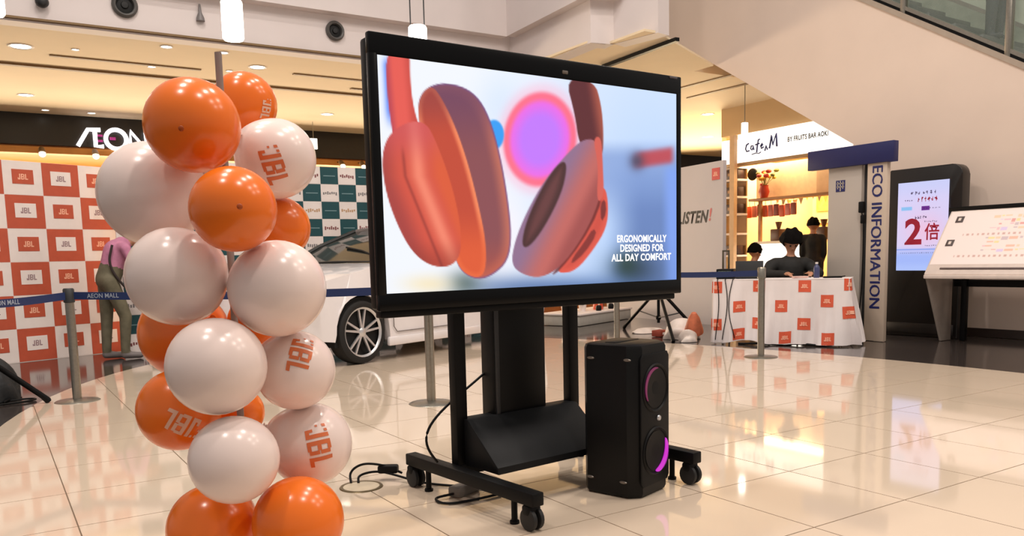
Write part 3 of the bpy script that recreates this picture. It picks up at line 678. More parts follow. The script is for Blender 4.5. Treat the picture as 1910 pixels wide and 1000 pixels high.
# ------------------------------------------------------------------ barrier posts and belts
def post(x, y, label):
    t = thing('barrier_post', label, 'barrier post', (x, y, 0), 0, 'steel barrier posts')
    G().lathe([(0, .022), (.04, .022), (.16, .008), (.17, 0)], 36).build('base', STEEL, t); G().cyl((0, 0, .01), (0, 0, .88), .034, n=24).build('tube', STEEL, t)
    G().lathe([(.036, .8), (.042, .805), (.042, .905), (.034, .915), (0, .916)], 24).build('belt_head', DARKG if x < 1 else STEEL, t)
post(.56, 7.46, 'steel barrier post before the orange check wall'); post(2.76, 5.46, 'steel barrier post behind the television stand, left of its upright')
post(6.64, 5.66, 'steel barrier post in front of the cloth covered table'); post(6.49, 7.75, 'steel barrier post seen under the television behind the speaker')
post(-.37, 6.39, 'steel barrier post beyond the left end of the belt')
BELT = mat('navy belt', rgb(26, 44, 92), .6, vary=.1, scale=90); BLET = mat('belt lettering', rgb(165, 175, 190), .6)
def belt(a, b, label, words=()):
    a, b = V((*a, .855)), V((*b, .855)); d = (b-a).normalized(); a = a+d*.045; b = b-d*.045; L = (b-a).length
    t = thing('barrier_belt', label, 'belt', a, math.atan2(d.y, d.x)); g = G(); n = 16
    for s in range(n):
        x0, x1 = L*s/n, L*(s+1)/n; s0, s1 = [-.02*math.sin(math.pi*q/L) for q in (x0, x1)]
        lo0, hi0, lo1, hi1 = (x0, s0-.03), (x0, s0+.03), (x1, s1-.03), (x1, s1+.03)
        g.prism([lo0, lo1, hi1, hi0], (0, .001, 0), (1, 0, 0), (0, 0, 1), .002)
    bmesh.ops.remove_doubles(g.bm, verts=g.bm.verts, dist=1e-5); g.build('webbing', BELT, t, smooth=False)
    for f in words: text('AEON MALL', .05, BLET, t, frame((L*f, -.0025, -.018*math.sin(math.pi*f)), (1, 0, 0), (0, 0, 1)), bold=.01)
belt((-.37, 6.39), (.56, 7.46), 'navy lettered belt running left from the post before the orange wall', (.52,))
belt((.56, 7.46), (2.76, 5.46), 'navy lettered belt passing behind the balloons and before the car', (.09, .62))
belt((6.64, 5.66), (6.49, 7.75), 'navy belt at right between television and table', (.8,))

# ------------------------------------------------------------------ printed check walls
def dirv(a): return V((math.cos(a), math.sin(a), 0))
u = V((.928, .371, 0)).normalized(); th = math.atan2(u.y, u.x)
bd = thing('printed_wall', 'tall white and orange check backdrop at far left behind the belt', 'backdrop', (.07, 11.0, 0), th)
G().box((-.3, .03, 1.157), (3.61, .05, 2.326)).build('panel', WHITEPR, bd)
NIN = V((0, -1, 0))
LOGO_W = mat('logo pale', rgb(255, 190, 160), .5); LOGO_D = mat('logo grey', rgb(150, 120, 125), .5)
CWd, CHt = .43, 2.32/6
LM = {}
for k in range(-5, 3):
    for r in range(6):
        x0 = .215+CWd*k; z0 = CHt*r; x1 = x0+CWd
        if x1 > 1.505: continue
        od = (k+r) % 2 == 0; g = G()
        if od: g.box(((x0+x1)/2, .004, z0+CHt/2), (CWd-.004, .004, CHt-.004))
        else: g.box(((x0+x1)/2, .0045, z0+CHt/2), (CWd-.004, .003, CHt-.004))
        ck = g.build('check', ORANGEP if od else WHITEPR, bd, smooth=False)
        xc, zc = (x0+x1)/2, z0+CHt*.54
        G().box((xc, .001, zc), (.235, .004, .165)).build('label_patch', WHITEPR if od else ORANGEP, ck, smooth=False)
        jbl(ck, LOGO_D if od else LOGO_W, frame((xc, -.002, zc), (1, 0, 0), (0, 0, 1)), .065, 'logo')
for x in (-1.5, .9): G().box((x, .3, .03), (.3, .5, .06), bevel=.01).build('foot', DARKG, bd)

TE = mat('printed dark teal', rgb(18, 72, 78), .5); TL_ = mat('teal line', rgb(120, 150, 155), .5); RD = mat('dull red print', rgb(130, 70, 70), .5); GD = mat('tan print', rgb(190, 150, 110), .5); GY = mat('grey print', rgb(130, 125, 125), .5)
tw = thing('printed_wall', 'dark teal and white check backdrop behind the car', 'backdrop', (2.75, 11.1, 0), 0)
G().box((1.325, .03, 1.19), (5.35, .05, 2.393)).build('panel', WHITEPR, tw)  # left end lengthened to block the fill panel that stands in the shop
c2, r2 = .2585, .2385
for i in range(-10, 10):
    for r in range(0, 10):
        x0 = 4.022-2.75+c2*i; z1 = 2.387-r2*r; te = (i+r) % 2 == 0
        if x0 < -1.345 or x0+c2 > 4: continue
        ck = G().box((x0+c2/2, .0035, z1-r2/2), (c2-.004, .003, r2-.004)).build('check', TE if te else WHITEPR, tw, smooth=False)
        g = G(); zc = z1-r2*.52; xc = x0+c2/2
        if te: g.box((xc, .001, zc), (.17, .002, .012)).build('print_line', TL_, ck, smooth=False)
        else:
            kind = r % 3
            for q in range(7): g.box((xc-.09+q*.03, .001, zc+random.uniform(-.008, .008)), (.02, .002, random.uniform(.02, .05)))
            g.build('print_mark', (RD, GY, GD)[kind], ck, smooth=False)

# grey exhibition wall with slogan
pw = thing('exhibition_wall', 'tall grey exhibition wall with slogan beside the television', 'display wall', (9.13, 8.5, 0), math.atan2(3.2, .43)+math.pi)
GREYW = mat('grey laminate', rgb(196, 188, 188), .55, vary=.02, scale=2)
PL = math.hypot(.43, 3.2)
G().box((-PL/2, .03, 1.197), (PL, .06, 2.406)).build('panel', GREYW, pw)
lg = G().box((-.16, -.004, 2.22), (.17, .008, .17)).build('logo_plate', mat('red plate', rgb(206, 70, 66), .5), pw); jbl(lg, LOGO_W, frame((-.16, -.0095, 2.22), (1, 0, 0), (0, 0, 1)), .06)
text('LISTEN', .25, BLACK, pw, frame((-.725, -.003, 1.61), (1, .0, 0), (0, 0, 1)), bold=.03, shear=.3, sx=.9); text('!', .25, mat('red slogan mark', rgb(200, 90, 90), .5), pw, frame((-.30, -.003, 1.63), (1, 0, 0), (0, 0, 1)), bold=.03, shear=.2)

# ------------------------------------------------------------------ car
car = thing('car', 'white compact car parked behind the barrier belt and television', 'car', (3.305, 8.05, 0), math.atan2(.576, 1.461))
PAINT = mat('white car paint', rgb(232, 226, 226), .18, coat=.6, vary=.01); CGL = mat('dark car glass', rgb(44, 46, 42), .06, vary=0, spec=.8); TRIM = mat('black car trim', rgb(14, 14, 15), .5)
# local: +x to the rear, y = 0 near side, +y across the car. wheel centres x = 0 and 2.6
CW = 1.70
def arch(cx, r, a0=0, a1=180, n=14): return [(cx+r*math.cos(math.radians(a0+(a1-a0)*k/n)), .335+r*math.sin(math.radians(a0+(a1-a0)*k/n))) for k in range(n+1)]
outline = [(-.86, .30), (-.90, .45), (-.88, .62), (-.80, .76), (-.55, .88), (-.1, .97), (.42, 1.06), (1.2, 1.08), (2.4, 1.12), (3.2, 1.1), (3.42, 1.0), (3.48, .7), (3.42, .32), (2.98, .26)]
outline += arch(2.6, .39, 0, 180)[0:] + [(2.2, .22), (.4, .22)] + arch(0, .39, 0, 180) + [(-.42, .26)]
g = G(); NS = 13; rows = []
for s in range(NS):
    tt = s/(NS-1); y = CW*tt; e = abs(tt-.5)*2; inset = .06*e**6; row = []
    for (x, z) in outline:
        bulge = .07*math.exp(-((z-.55)/.35)**2); f = 1-e**3
        yy = CW/2+(y-CW/2)*(1 - .10*max(0, (z-.8)/.3)*(1 if e > .9 else e))
        nose = max(0, (-x-.3)/.6); xx = x+nose*.22*e**3
        row.append(g.bm.verts.new((xx, yy+(CW/2-yy)*.12*nose*e, z-inset*.3*(z > .9))))
    rows.append(row)
n = len(outline)
for a, b in zip(rows, rows[1:]):
    for i in range(n): g.bm.faces.new((a[i], a[(i+1) % n], b[(i+1) % n], b[i]))
for row in (rows[0], rows[-1]): g.bm.faces.new(row)
bmesh.ops.triangulate(g.bm, faces=[f for f in g.bm.faces if len(f.verts) > 4])
body = g.build('body', PAINT, car, angle=32)
for x in (0, 2.6): G().box((x, CW/2, .45), (.72, CW-.1, .5)).build('wheel_well', mat('wheel well', rgb(6, 6, 6), .8), car)
# greenhouse
def section(x, z0, z1, hw0, hw1): return [(x, CW/2-hw0, z0), (x, CW/2-hw1, z1), (x, CW/2+hw1, z1), (x, CW/2+hw0, z0)]
gh = [(.38, 1.04, 1.05), (.75, 1.06, 1.25), (1.25, 1.08, 1.44), (1.7, 1.08, 1.5), (2.4, 1.1, 1.48), (3.0, 1.1, 1.36), (3.35, 1.08, 1.12)]
g = G(); rr = []
for x, z0, z1 in gh: rr.append([g.bm.verts.new(p) for p in section(x, z0-.03, z1, .77, .77-.28*(z1-z0)/.42)])
for a, b in zip(rr, rr[1:]):
    for i in range(4): g.bm.faces.new((a[i], a[(i+1) % 4], b[(i+1) % 4], b[i]))
g.bm.faces.new(rr[0]); g.bm.faces.new(rr[-1][::-1]); g.build('windows', CGL, car, angle=25)
g = G(); rr = []
for x, z0, z1 in gh[2:6]: rr.append([g.bm.verts.new((x, CW/2+s*(.77-.28*(z1-z0)/.42+.012), z1+dz)) for s, dz in ((-1, -.02), (-.94, .03), (0, .05), (.94, .03), (1, -.02))])
for a, b in zip(rr, rr[1:]):
    for i in range(4): g.bm.faces.new((a[i], a[i+1], b[i+1], b[i]))
bmesh.ops.solidify(g.bm, geom=list(g.bm.faces), thickness=.03); g.build('roof', PAINT, car)
for s in (-1, 1):
    pts = [(x, CW/2+s*(.775-.28*(z1-z0)/.42), z1+.005) for x, z0, z1 in gh[:3]]; G().tube(pts, .026, 8).build('front_pillar', TRIM if s > 0 else PAINT, car)
G().tube([(.42, .10, 1.055), (.42, CW/2, 1.07), (.42, CW-.1, 1.055)], .018).build('cowl_trim', TRIM, car)
g = G(); g.tube([(.5, .19, 1.09), (.62, .6, 1.19), (.7, .95, 1.24)], .012); g.build('wiper', TRIM, car)
G().tube([(.45, -.005, .98), (.45, -.008, .36), (.5, -.006, .30), (1.5, -.006, .30)], .006, 6).build('door_seam', mat('seam grey', rgb(120, 112, 108), .6), car)
G().box((1.3, .012, .2), (1.86, .05, .1), bevel=.02).build('sill', PAINT, car)
t_ = G(); t_.box((.62, -.10, 1.06), (.12, .2, .13), bevel=.045, seg=3); t_.build('mirror', PAINT, car)
G().box((-.62, .12, .66), (.34, .2, .13), rz=.5, bevel=.04).build('headlight', mat('headlight lens', rgb(190, 195, 200), .1), car)
G().box((-.875, CW/2, .42), (.04, 1.0, .18), bevel=.015).build('front_grille', TRIM, car)
TY = mat('tyre rubber', rgb(18, 17, 16), .7, vary=.15, scale=60); ALU = mat('alloy', rgb(214, 214, 216), .3, .75); RIMD = mat('dark rim', rgb(30, 29, 28), .4, .4)
for wx in (0, 2.6):
    for wy, sg in ((.10, -1), (CW-.10, 1)):
        Mw = MX.Translation((wx, wy, .335)) @ MX.Rotation(math.pi/2 if sg < 0 else -math.pi/2, 4, 'X')
        wh = G().lathe([(.25, -.1), (.295, -.105), (.325, -.09), (.335, -.05), (.335, .05), (.325, .09), (.298, .105), (.262, .1), (.25, .09)], 40, Mw).build('wheel', TY, car)
        G().lathe([(0, .0), (.1, .005), (.2, .01), (.252, .03), (.252, .09), (.262, .1), (.264, .09)], 40, Mw).build('rim', RIMD, wh)
        G().lathe([(.240, .085), (.250, .1), (.262, .104), (.264, .096)], 40, Mw).build('rim_lip', ALU, wh)
        for k in range(10):
            a = 2*math.pi*(k//2)/5+(.19 if k % 2 else -.19)+.3; g = G()
            p0, p1 = V((.04*math.cos(a), .04*math.sin(a), .085)), V((.248*math.cos(a), .248*math.sin(a), .09)); q = V((-math.sin(a), math.cos(a), 0))
            z_ = V((0, 0, .02)); P = [p0-q*.013, p0+q*.013, p1+q*.010, p1-q*.010]
            A_ = [g.bm.verts.new(Mw @ p) for p in P]; B_ = [g.bm.verts.new(Mw @ (p-z_)) for p in P]
            g.bm.faces.new(A_); g.bm.faces.new(B_[::-1])
            for i in range(4): g.bm.faces.new((A_[i], B_[i], B_[(i+1) % 4], A_[(i+1) % 4]))
            g.build('spoke', ALU, wh, smooth=False)
        G().lathe([(0, .1), (.035, .098), (.05, .085)], 20, Mw).build('hub_cap', ALU, wh)

# ------------------------------------------------------------------ people
# bending person by the left wall, faces to the car
p = thing('person', 'person in pink top and olive trousers bending forward beside the balloons', 'person', (1.27, 10.60, 0), .1)
PINK = mat('pink cotton', rgb(196, 128, 158), .8, vary=.12, scale=14, bump=.3); OLIVE = mat('olive trousers', rgb(104, 98, 78), .8, vary=.2, scale=10, bump=.3); SHOE = mat('grey shoes', rgb(120, 112, 110), .6)
hip, chest, neck = V((-.06, 0, .93)), V((.06, 0, 1.25)), V((.17, 0, 1.36))
hc = V((.30, 0, 1.43)); fdir = V((.85, 0, -.5))
S = [(hip, .135, (0, 0, 1.08), .135, 1), ((0, 0, 1.08), .135, chest, .15, 0), (chest, .15, (.12, 0, 1.33), .10, 0), ((.10, .12, 1.30), .075, (.10, -.12, 1.30), .075, 0), ((.12, 0, 1.33), .065, neck+V((.06, 0, .03)), .055, 2)]
for s, dx in ((-1, .08), (1, -.08)):
    S += [(hip+V((0, s*.08, -.02)), .1, (dx, s*.1, .5), .07, 1), ((dx, s*.1, .5), .07, (dx-.03, s*.1, .1), .052, 1), ((dx-.04, s*.1, .05), .045, (dx+.13, s*.11, .035), .038, 3)]
    sh, el, wr = V((.11, s*.19, 1.29)), V((.2, s*.22, 1.05)), V((.36, s*.17, .93))
    S += [(sh, .06, sh.lerp(el, .6), .054, 0), (sh.lerp(el, .6), .045, el, .04, 2), (el, .04, wr, .028, 2)] + hand(wr, (wr-el), (0, 0, 1), s, 2)
S += skull(hc, fdir, 2, .098)
figure(p, S, [PINK, OLIVE, SKIN, SHOE]); head(p, hc, fdir, .098, 'short')
G().tube(smooth_path([(-.02, -.16, 1.33), (-.08, -.155, 1.1), (.06, -.17, .86), (.2, -.16, .72)]), .014).build('bag_strap', mat('dark strap', rgb(48, 36, 34), .7), p)
# seated man behind the cloth table
p = thing('person', 'seated person with bushy black hair in dark jacket behind the table', 'person', (8.5, 6.81, 0), math.atan2(-6.81, -8.5)+.25)
DARKC = mat('dark jacket', rgb(30, 29, 28), .8, vary=.2, scale=12, bump=.3); DARKP = mat('dark trousers', rgb(26, 26, 30), .8, vary=.1)
S = [((0, 0, .5), .16, (.0, 0, .7), .165, 0), ((0, 0, .7), .165, (.02, 0, .86), .165, 0), ((.02, .18, .91), .085, (.02, -.18, .91), .085, 0), ((.03, 0, .93), .06, (.05, 0, 1.03), .052, 1)]
for s in (-1, 1):
    S += [((0, s*.09, .5), .095, (.42, s*.12, .5), .075, 2), ((.42, s*.12, .5), .075, (.42, s*.12, .1), .05, 2), ((.4, s*.12, .045), .045, (.55, s*.13, .035), .036, 2)]
    sh, el, wr = V((.02, s*.23, .89)), V((.14, s*.32, .79)), V((.40, s*.14, .80))
    S += [(sh, .08, el, .062, 0), (el, .062, wr, .042, 0)] + hand(wr, (.9, -s*.2, 0), (0, 0, 1), s, 1)
hc = V((.06, 0, 1.165)); fd = V((.93, .05, -.36)); S += skull(hc, fd, 1, .1)
figure(p, S, [DARKC, SKIN, DARKP]); head(p, hc, fd, .105, 'long', bushy=1.22)
t = thing('chair', 'dark folding chair under the seated person behind the table', 'chair', (8.5, 6.81, 0), math.atan2(-6.81, -8.5)+.25)
G().box((-.03, 0, .325), (.46, .40, .03), bevel=.01).build('seat', BLACK, t); G().box((-.27, 0, .66), (.025, .38, .2), bevel=.01).build('backrest', BLACK, t)
for x, y in ((-.265, -.18), (-.265, .18), (.18, -.18), (.18, .18)): G().cyl((x, y, 0), (x, y, .34 if x > 0 else .74), .012, n=8).build('leg', DARKG, t)
# standing man with his back to the hall, before the cafe counter
p = thing('person', 'standing person in dark clothes with back turned at the cafe', 'person', (12.55, 9.55, 0), .62)
S = [((0, 0, .88), .14, (0, 0, 1.05), .13, 0), ((0, 0, 1.05), .13, (0, 0, 1.22), .15, 0), ((0, .14, 1.29), .075, (0, -.14, 1.29), .075, 0), ((0, 0, 1.3), .06, (.02, 0, 1.4), .052, 1)]
for s in (-1, 1):
    S += [((0, s*.09, .86), .1, (.02, s*.1, .47), .072, 2), ((.02, s*.1, .47), .072, (0, s*.1, .1), .05, 2), ((-.02, s*.1, .045), .045, (.14, s*.12, .035), .036, 2)]
    sh, el, wr = V((0, s*.17, 1.27)), V((.0, s*.19, 1.02)), V((.1, s*.15, .84)); S += [(sh, .062, el, .048, 0), (el, .048, wr, .032, 0)] + hand(wr, wr-el, (0, 0, 1), s, 1)
hc = V((.03, 0, 1.51)); S += skull(hc, (1, 0, -.1), 1, .098); figure(p, S, [DARKC, SKIN, DARKP]); head(p, hc, (1, 0, -.1), .1, 'long')
# seated cafe guest
p = thing('person', 'seated cafe guest in beige seen left of the bushy haired person', 'person', (10.3, 8.98, 0), -.2)
BEI = mat('beige knit', rgb(176, 150, 118), .8, vary=.1, scale=14)
S = [((0, 0, .46), .13, (0, 0, .68), .13, 0), ((0, 0, .68), .13, (.02, 0, .8), .13, 0), ((.02, .12, .84), .07, (.02, -.12, .84), .07, 0), ((.03, 0, .86), .055, (.05, 0, .95), .05, 1)]
for s in (-1, 1):
    S += [((0, s*.08, .46), .09, (.4, s*.1, .46), .07, 2), ((.4, s*.1, .46), .07, (.4, s*.1, .08), .045, 2), ((.38, s*.1, .04), .04, (.52, s*.1, .035), .035, 2)]
    sh, el, wr = V((.02, s*.17, .83)), V((.14, s*.22, .65)), V((.34, s*.12, .66)); S += [(sh, .055, el, .045, 0), (el, .045, wr, .03, 0)] + hand(wr, wr-el, (0, 0, 1), s, 1)
hc = V((.06, 0, 1.06)); S += skull(hc, (1, -.1, -.1), 1, .095); figure(p, S, [BEI, SKIN, DARKP]); head(p, hc, (1, -.1, -.1), .098, 'long')
t = thing('chair', 'cafe stool under the guest in beige', 'chair', (10.3, 8.98, 0)); G().lathe([(0, .325), (.17, .325), (.18, .31), (.17, .29), (0, .29)], 24).build('seat', mat('wood seat', rgb(120, 80, 48), .5), t); G().cyl((0, 0, .02), (0, 0, .3), .03).build('column', STEEL, t); G().lathe([(0, .02), (.17, .015), (.18, 0)], 24).build('base', STEEL, t)
# rider on the escalator
y0 = 5.6; z0 = zt(y0)+.09
p = thing('person', 'escalator rider in dark jeans and grey jacket behind the glass', 'person', (10.75, y0, z0), -1.57)
JEAN = mat('dark jeans', rgb(42, 44, 52), .8, vary=.1); GJ = mat('grey brown jacket', rgb(74, 64, 58), .8, vary=.15)
S = [((0, 0, .86), .14, (0, 0, 1.05), .135, 0), ((0, 0, 1.05), .135, (0, 0, 1.25), .15, 0), ((0, .14, 1.3), .075, (0, -.14, 1.3), .075, 0), ((0, 0, 1.32), .06, (.02, 0, 1.42), .052, 1)]
for s in (-1, 1):
    S += [((0, s*.09, .84), .1, (.02, s*.1, .47), .072, 2), ((.02, s*.1, .47), .072, (0, s*.1, .1), .055, 2), ((-.02, s*.1, .045), .045, (.14, s*.12, .036), .036, 2)]
    sh, el, wr = V((0, s*.2, 1.28)), V((.02, s*.28, 1.02)), V((.2, s*.24, .92)); S += [(sh, .065, el, .05, 0), (el, .05, wr, .034, 0)] + hand(wr, wr-el, (0, 0, 1), s, 1)
hc = V((.03, 0, 1.53)); S += skull(hc, (1, 0, 0), 1, .098); figure(p, S, [GJ, SKIN, JEAN]); head(p, hc, (1, 0, 0), .1)

# ------------------------------------------------------------------ cloth covered table
A0, A1 = V((7.29, 6.93, 0)), V((8.07, 5.655, 0)); du = (A1-A0).normalized(); tl = (A1-A0).length; rz = math.atan2(du.y, du.x)
tb = thing('folding_table', 'folding table hidden under the white cloth with orange squares', 'table', A0, rz)     # local x along the front, +y to the back
G().box((tl/2, .26, .725), (tl-.04, .5, .03), bevel=.006).build('table_top', WHITEP, tb)
for x in (.1, tl-.1):
    for y in (.06, .44): G().cyl((x, y, 0), (x, y, .71), .014, n=10).build('leg', STEEL, tb)
CLOTH = mat('white banner cloth', rgb(232, 222, 220), .6, vary=.03, scale=5, bump=.1)
cl = thing('tablecloth', 'crumpled white cloth with orange square logos draped over the front table', 'cloth', A0, rz)
def drape(s, t):
    """s along the edge path (left return, front, right return), t 0 top .. 1 hem -> local point"""
    L0 = .3; z = .755-t*.745
    fold = t*(.03*math.sin(s*17+1+1.5*t)+.02*math.sin(s*31+2.2*t)+.008*math.sin(s*71)+.02*math.sin(s*9+3*t))
    if s < L0: x, y = -.012-fold*.5-.02*t, L0-s+.0-.02*t
    elif s < L0+tl: x, y = s-L0, -.012+fold-.035*t-.05*t*t*max(0, math.sin((s-L0)*2.1))
    else: q = s-L0-tl; x, y = tl+.012+t*(.03+.12*q)+fold*.9, q*.9-.05*t
    if s > L0+tl*.92: z -= 0; x += t*t*.05
    hem = .012*math.sin(s*11)+.03*max(0, math.sin(s*4-1.2))
    z = max(.012, z+t*hem)
    return V((x, y, z))
g = G(); NU, NV_ = 110, 22; TL2 = .3+tl+.42; P = [[g.bm.verts.new(drape(TL2*i/NU, j/NV_)) for j in range(NV_+1)] for i in range(NU+1)]
for i in range(NU):
    for j in range(NV_): g.bm.faces.new((P[i][j], P[i+1][j], P[i+1][j+1], P[i][j+1]))
g.build('skirt', CLOTH, cl); G().box((tl/2, .25, .752), (tl+.02, .53, .008), bevel=.003).build('top_sheet', CLOTH, cl)
SQO = mat('cloth orange square', rgb(214, 88, 56), .6, vary=.06, scale=9)
def cloth_square(s0, t0, sz, k):
    g = G(); n = 6; P = [[None]*(n+1) for _ in range(n+1)]
    for i in range(n+1):
        for j in range(n+1):
            s, t = s0+sz*i/n, t0+sz/.745*j/n; e = 1e-3; q = drape(s, t); nn = (drape(s+e, t)-q).cross(drape(s, t+e)-q).normalized()
            if nn.y > 0 and s < .3+tl: nn = -nn
            if s >= .3+tl and nn.x < 0: nn = -nn
            P[i][j] = g.bm.verts.new(q+nn*.003)
    for i in range(n):
        for j in range(n): g.bm.faces.new((P[i][j], P[i+1][j], P[i+1][j+1], P[i][j+1]))
    sq = g.build('printed_square', SQO, cl)
    def wr(a, b_):
        s, t = s0+sz/2+a, t0+(sz/2-b_)/.745; q = drape(s, t); e = 1e-3; nn = (drape(s+e, t)-q).cross(drape(s, t+e)-q).normalized()
        if nn.y > 0 and s < .3+tl: nn = -nn
        if s >= .3+tl and nn.x < 0: nn = -nn
        return q+nn*.006
    jbl(sq, LOGO_W, None, sz*.32, 'logo', wr)
for s0, t0 in [(.27, .03), (.27, .62), (.36+.18, .35), (.36+.18, .9-.1), (.36+.40, .02), (.36+.40, .62), (.36+.65, .32), (.36+.90, .02), (.36+.90, .60), (.36+.70, .82), (.36+1.14, .24), (.36+1.16, .80), (.36+1.36, .42), (.36+1.38, .0)]:
    cloth_square(s0, min(t0, .80), .135, 0)
def on_table(x, y): q = A0+du*x+V((-du.y, du.x, 0))*y; return (q.x, q.y, .757)
t = thing('laptop', 'small dark laptop open on the left of the cloth table', 'laptop', on_table(.38, .3), rz); G().box((0, 0, .012), (.32, .2, .02), bevel=.004).build('keyboard_deck', BLACK, t); G().box((0, -.11, .11), (.32, .012, .2), bevel=.004).build('lid', DARKG, t)
t = thing('equipment_case', 'black equipment box with green front at the left table end', 'box', on_table(.10, .25), rz); G().box((0, 0, .06), (.2, .22, .12), bevel=.01).build('case', BLACK, t); G().box((0, -.112, .06), (.15, .006, .07), bevel=.002).build('front_panel', mat('mottled panel', rgb(88, 100, 84), .5, vary=.6, scale=60), t)
t = thing('tablet_stand', 'dark upright tablet frame standing at the left table corner', 'stand', on_table(.06, .42), rz)
for x in (-.035, .035): G().box((x, 0, .17), (.02, .02, .34), bevel=.004).build('upright', mat('olive brown frame', rgb(70, 60, 42), .5), t)
G().box((0, 0, .335), (.09, .02, .02), bevel=.004).build('top_bar', mat('olive brown frame', rgb(70, 60, 42), .5), t); G().box((0, 0, .006), (.12, .08, .012), bevel=.004).build('base', BLACK, t)
t = thing('drink_bottle', 'blue plastic bottle on the right of the cloth table', 'bottle', on_table(1.12, .3), rz); G().lathe([(0, 0), (.03, 0), (.034, .01), (.034, .11), (.03, .13), (.014, .15), (.014, .165), (0, .165)], 18).build('body', mat('blue plastic', rgb(66, 72, 110), .3), t); G().lathe([(.015, .16), (.016, .16), (.016, .18), (0, .18)], 14).build('cap', WHITEP, t)
t = thing('phone', 'flat black phone on the right end of the cloth table', 'phone', on_table(1.3, .2), rz+.2); G().box((0, 0, .01), (.2, .09, .02), bevel=.006).build('case', BLACK, t); G().tube(smooth_path([(.1, 0, .01), (.15, .03, .02), (.1, .08, .01), (.02, .1, .008)]), .006).build('lead', BLACK, t)
t = thing('paper_stack', 'pale pink paper stack by the hands on the cloth table', 'paper', on_table(.95, .16), rz+.3)
for k in range(4): G().box((.003*k, .002*k, .004+.006*k), (.16, .1, .005), rz=.08*k).build('sheet', mat('pale pink paper', rgb(226, 190, 180), .6), t, smooth=False)
for k, (x, dx, lb) in enumerate([(.05, .02, 'black cable hanging down the left of the cloth, outermost'), (.14, .03, 'black cable hanging down the cloth, middle of three'), (.23, -.04, 'black cable hanging down the cloth nearest the barrier post')]):
    pts = [drape(.3+x+dx*math.sin(q*4), q*.95)+V((0, -.014, 0)) for q in [i/16 for i in range(17)]]; q0 = V((x, .05, .765))
    o = G().tube([q0]+pts, .005).build('hanging_cable', BLACK); o.location = A0; o.rotation_euler = (0, 0, rz); tag(o, lb, 'cable')
o = G().tube([V((x, -.045+.02*math.sin(x*9), .012+.006*math.sin(x*14))) for x in [i*.06 for i in range(5, 26)]], .012).build('floor_cable', BLACK); o.location = A0; o.rotation_euler = (0, 0, rz); tag(o, 'thick black cable along the hem of the white cloth', 'cable')

# ------------------------------------------------------------------ pile of bags left of the table, low plinth, tripods
def blob(name, c, sc_, m, label, cat, seed, group=None):
    rnd = random.Random(seed); g = G(); bmesh.ops.create_icosphere(g.bm, subdivisions=4, radius=1)
    ph = [(rnd.uniform(2, 7), rnd.uniform(2, 7), rnd.uniform(2, 7), rnd.uniform(0, 6)) for _ in range(6)]
    for v in g.bm.verts:
        n = v.co.copy(); q = 1+sum(.05*math.sin(a*n.x+b*n.y+c_*n.z+d) for a, b, c_, d in ph); v.co = V((n.x*sc_[0]*q, n.y*sc_[1]*q, max(-sc_[2]*.0, n.z*sc_[2]*q)))
    o = g.build(name, m); o.location = c; return tag(o, label, cat, group)
PB = mat('white plastic bag', rgb(232, 218, 208), .4, vary=.05, scale=9, bump=.5)
blob('plastic_bag', (7.44, 7.62, 0), (.22, .22, .24), PB, 'large crumpled white plastic bag left of the cloth table', 'bag', 3)
blob('plastic_bag', (7.22, 7.27, 0), (.11, .10, .15), PB, 'smaller white plastic bag against the left cloth edge', 'bag', 4)
o = G().lathe([(0, 0), (.12, 0), (.11, .06), (.07, .2), (.03, .27), (0, .28)], 18).build('orange_bag', mat('orange print bag', rgb(206, 116, 82), .5, vary=.3, scale=8)); o.location = (7.40, 7.36, .10); o.rotation_euler = (.2, -.4, .3); tag(o, 'orange and white bag tilted on top of the white bags', 'bag')
blob('crumpled_sheet', (7.72, 8.55, 0), (.26, .16, .06), PB, 'flat crumpled white sheet on the floor behind the right tripod', 'sheet', 8)
t = thing('red_box', 'small red and white carton on floor beside the right tripod', 'box', (7.45, 8.02, 0), .3); G().box((0, 0, .04), (.2, .14, .08), bevel=.006).build('carton', mat('red carton', rgb(150, 62, 44), .5), t); G().box((0, -.0705, .04), (.12, .003, .03)).build('label_patch', WHITEPR, t)
def tripod(x, y, hub, feet, top, label, name='tripod_stand'):
    t = thing(name, label, 'tripod', (x, y, 0))
    G().cyl((0, 0, .16), (0, 0, top), .02, n=14).build('pole', BLACKM, t); G().lathe([(.021, hub-.05), (.04, hub-.04), (.04, hub+.04), (.021, hub+.05)], 16).build('hub', BLACKM, t); G().lathe([(.021, .2), (.034, .21), (.034, .25), (.021, .26)], 16).build('lower_collar', BLACKM, t)
    for fx, fy in feet:
        f = V((fx-x, fy-y, .02)); h_ = V((0, 0, hub)); d = f-h_; l = G().cyl(h_+d*.04, f, .022, n=12).build('leg', BLACKM, t)
        G().cyl(f-d.normalized()*.05, f+V((0, 0, -.012)), .024, n=12).build('rubber_foot', BLACK, l); mid = h_+d*.55; G().cyl((0, 0, .23), mid, .009, n=8).build('brace', DARKG, t)
tripod(7.56, 8.17, .62, [(7.855, 9.222), (7.984, 7.85), (6.996, 7.30)], 1.35, 'black tripod stand with spread legs seen right of the television')
tripod(-.32, 7.45, .66, [(.36, 7.52), (-.75, 8.2), (-.7, 6.8)], 1.2, 'black tripod leg reaching in at the left edge')
blob('equipment_bag', (-.06, 8.0, 0), (.24, .22, .34), mat('black nylon bag', rgb(24, 26, 28), .55, vary=.4, scale=20, bump=.6), 'bulky black bag on the dark floor at the left edge', 'bag', 12)
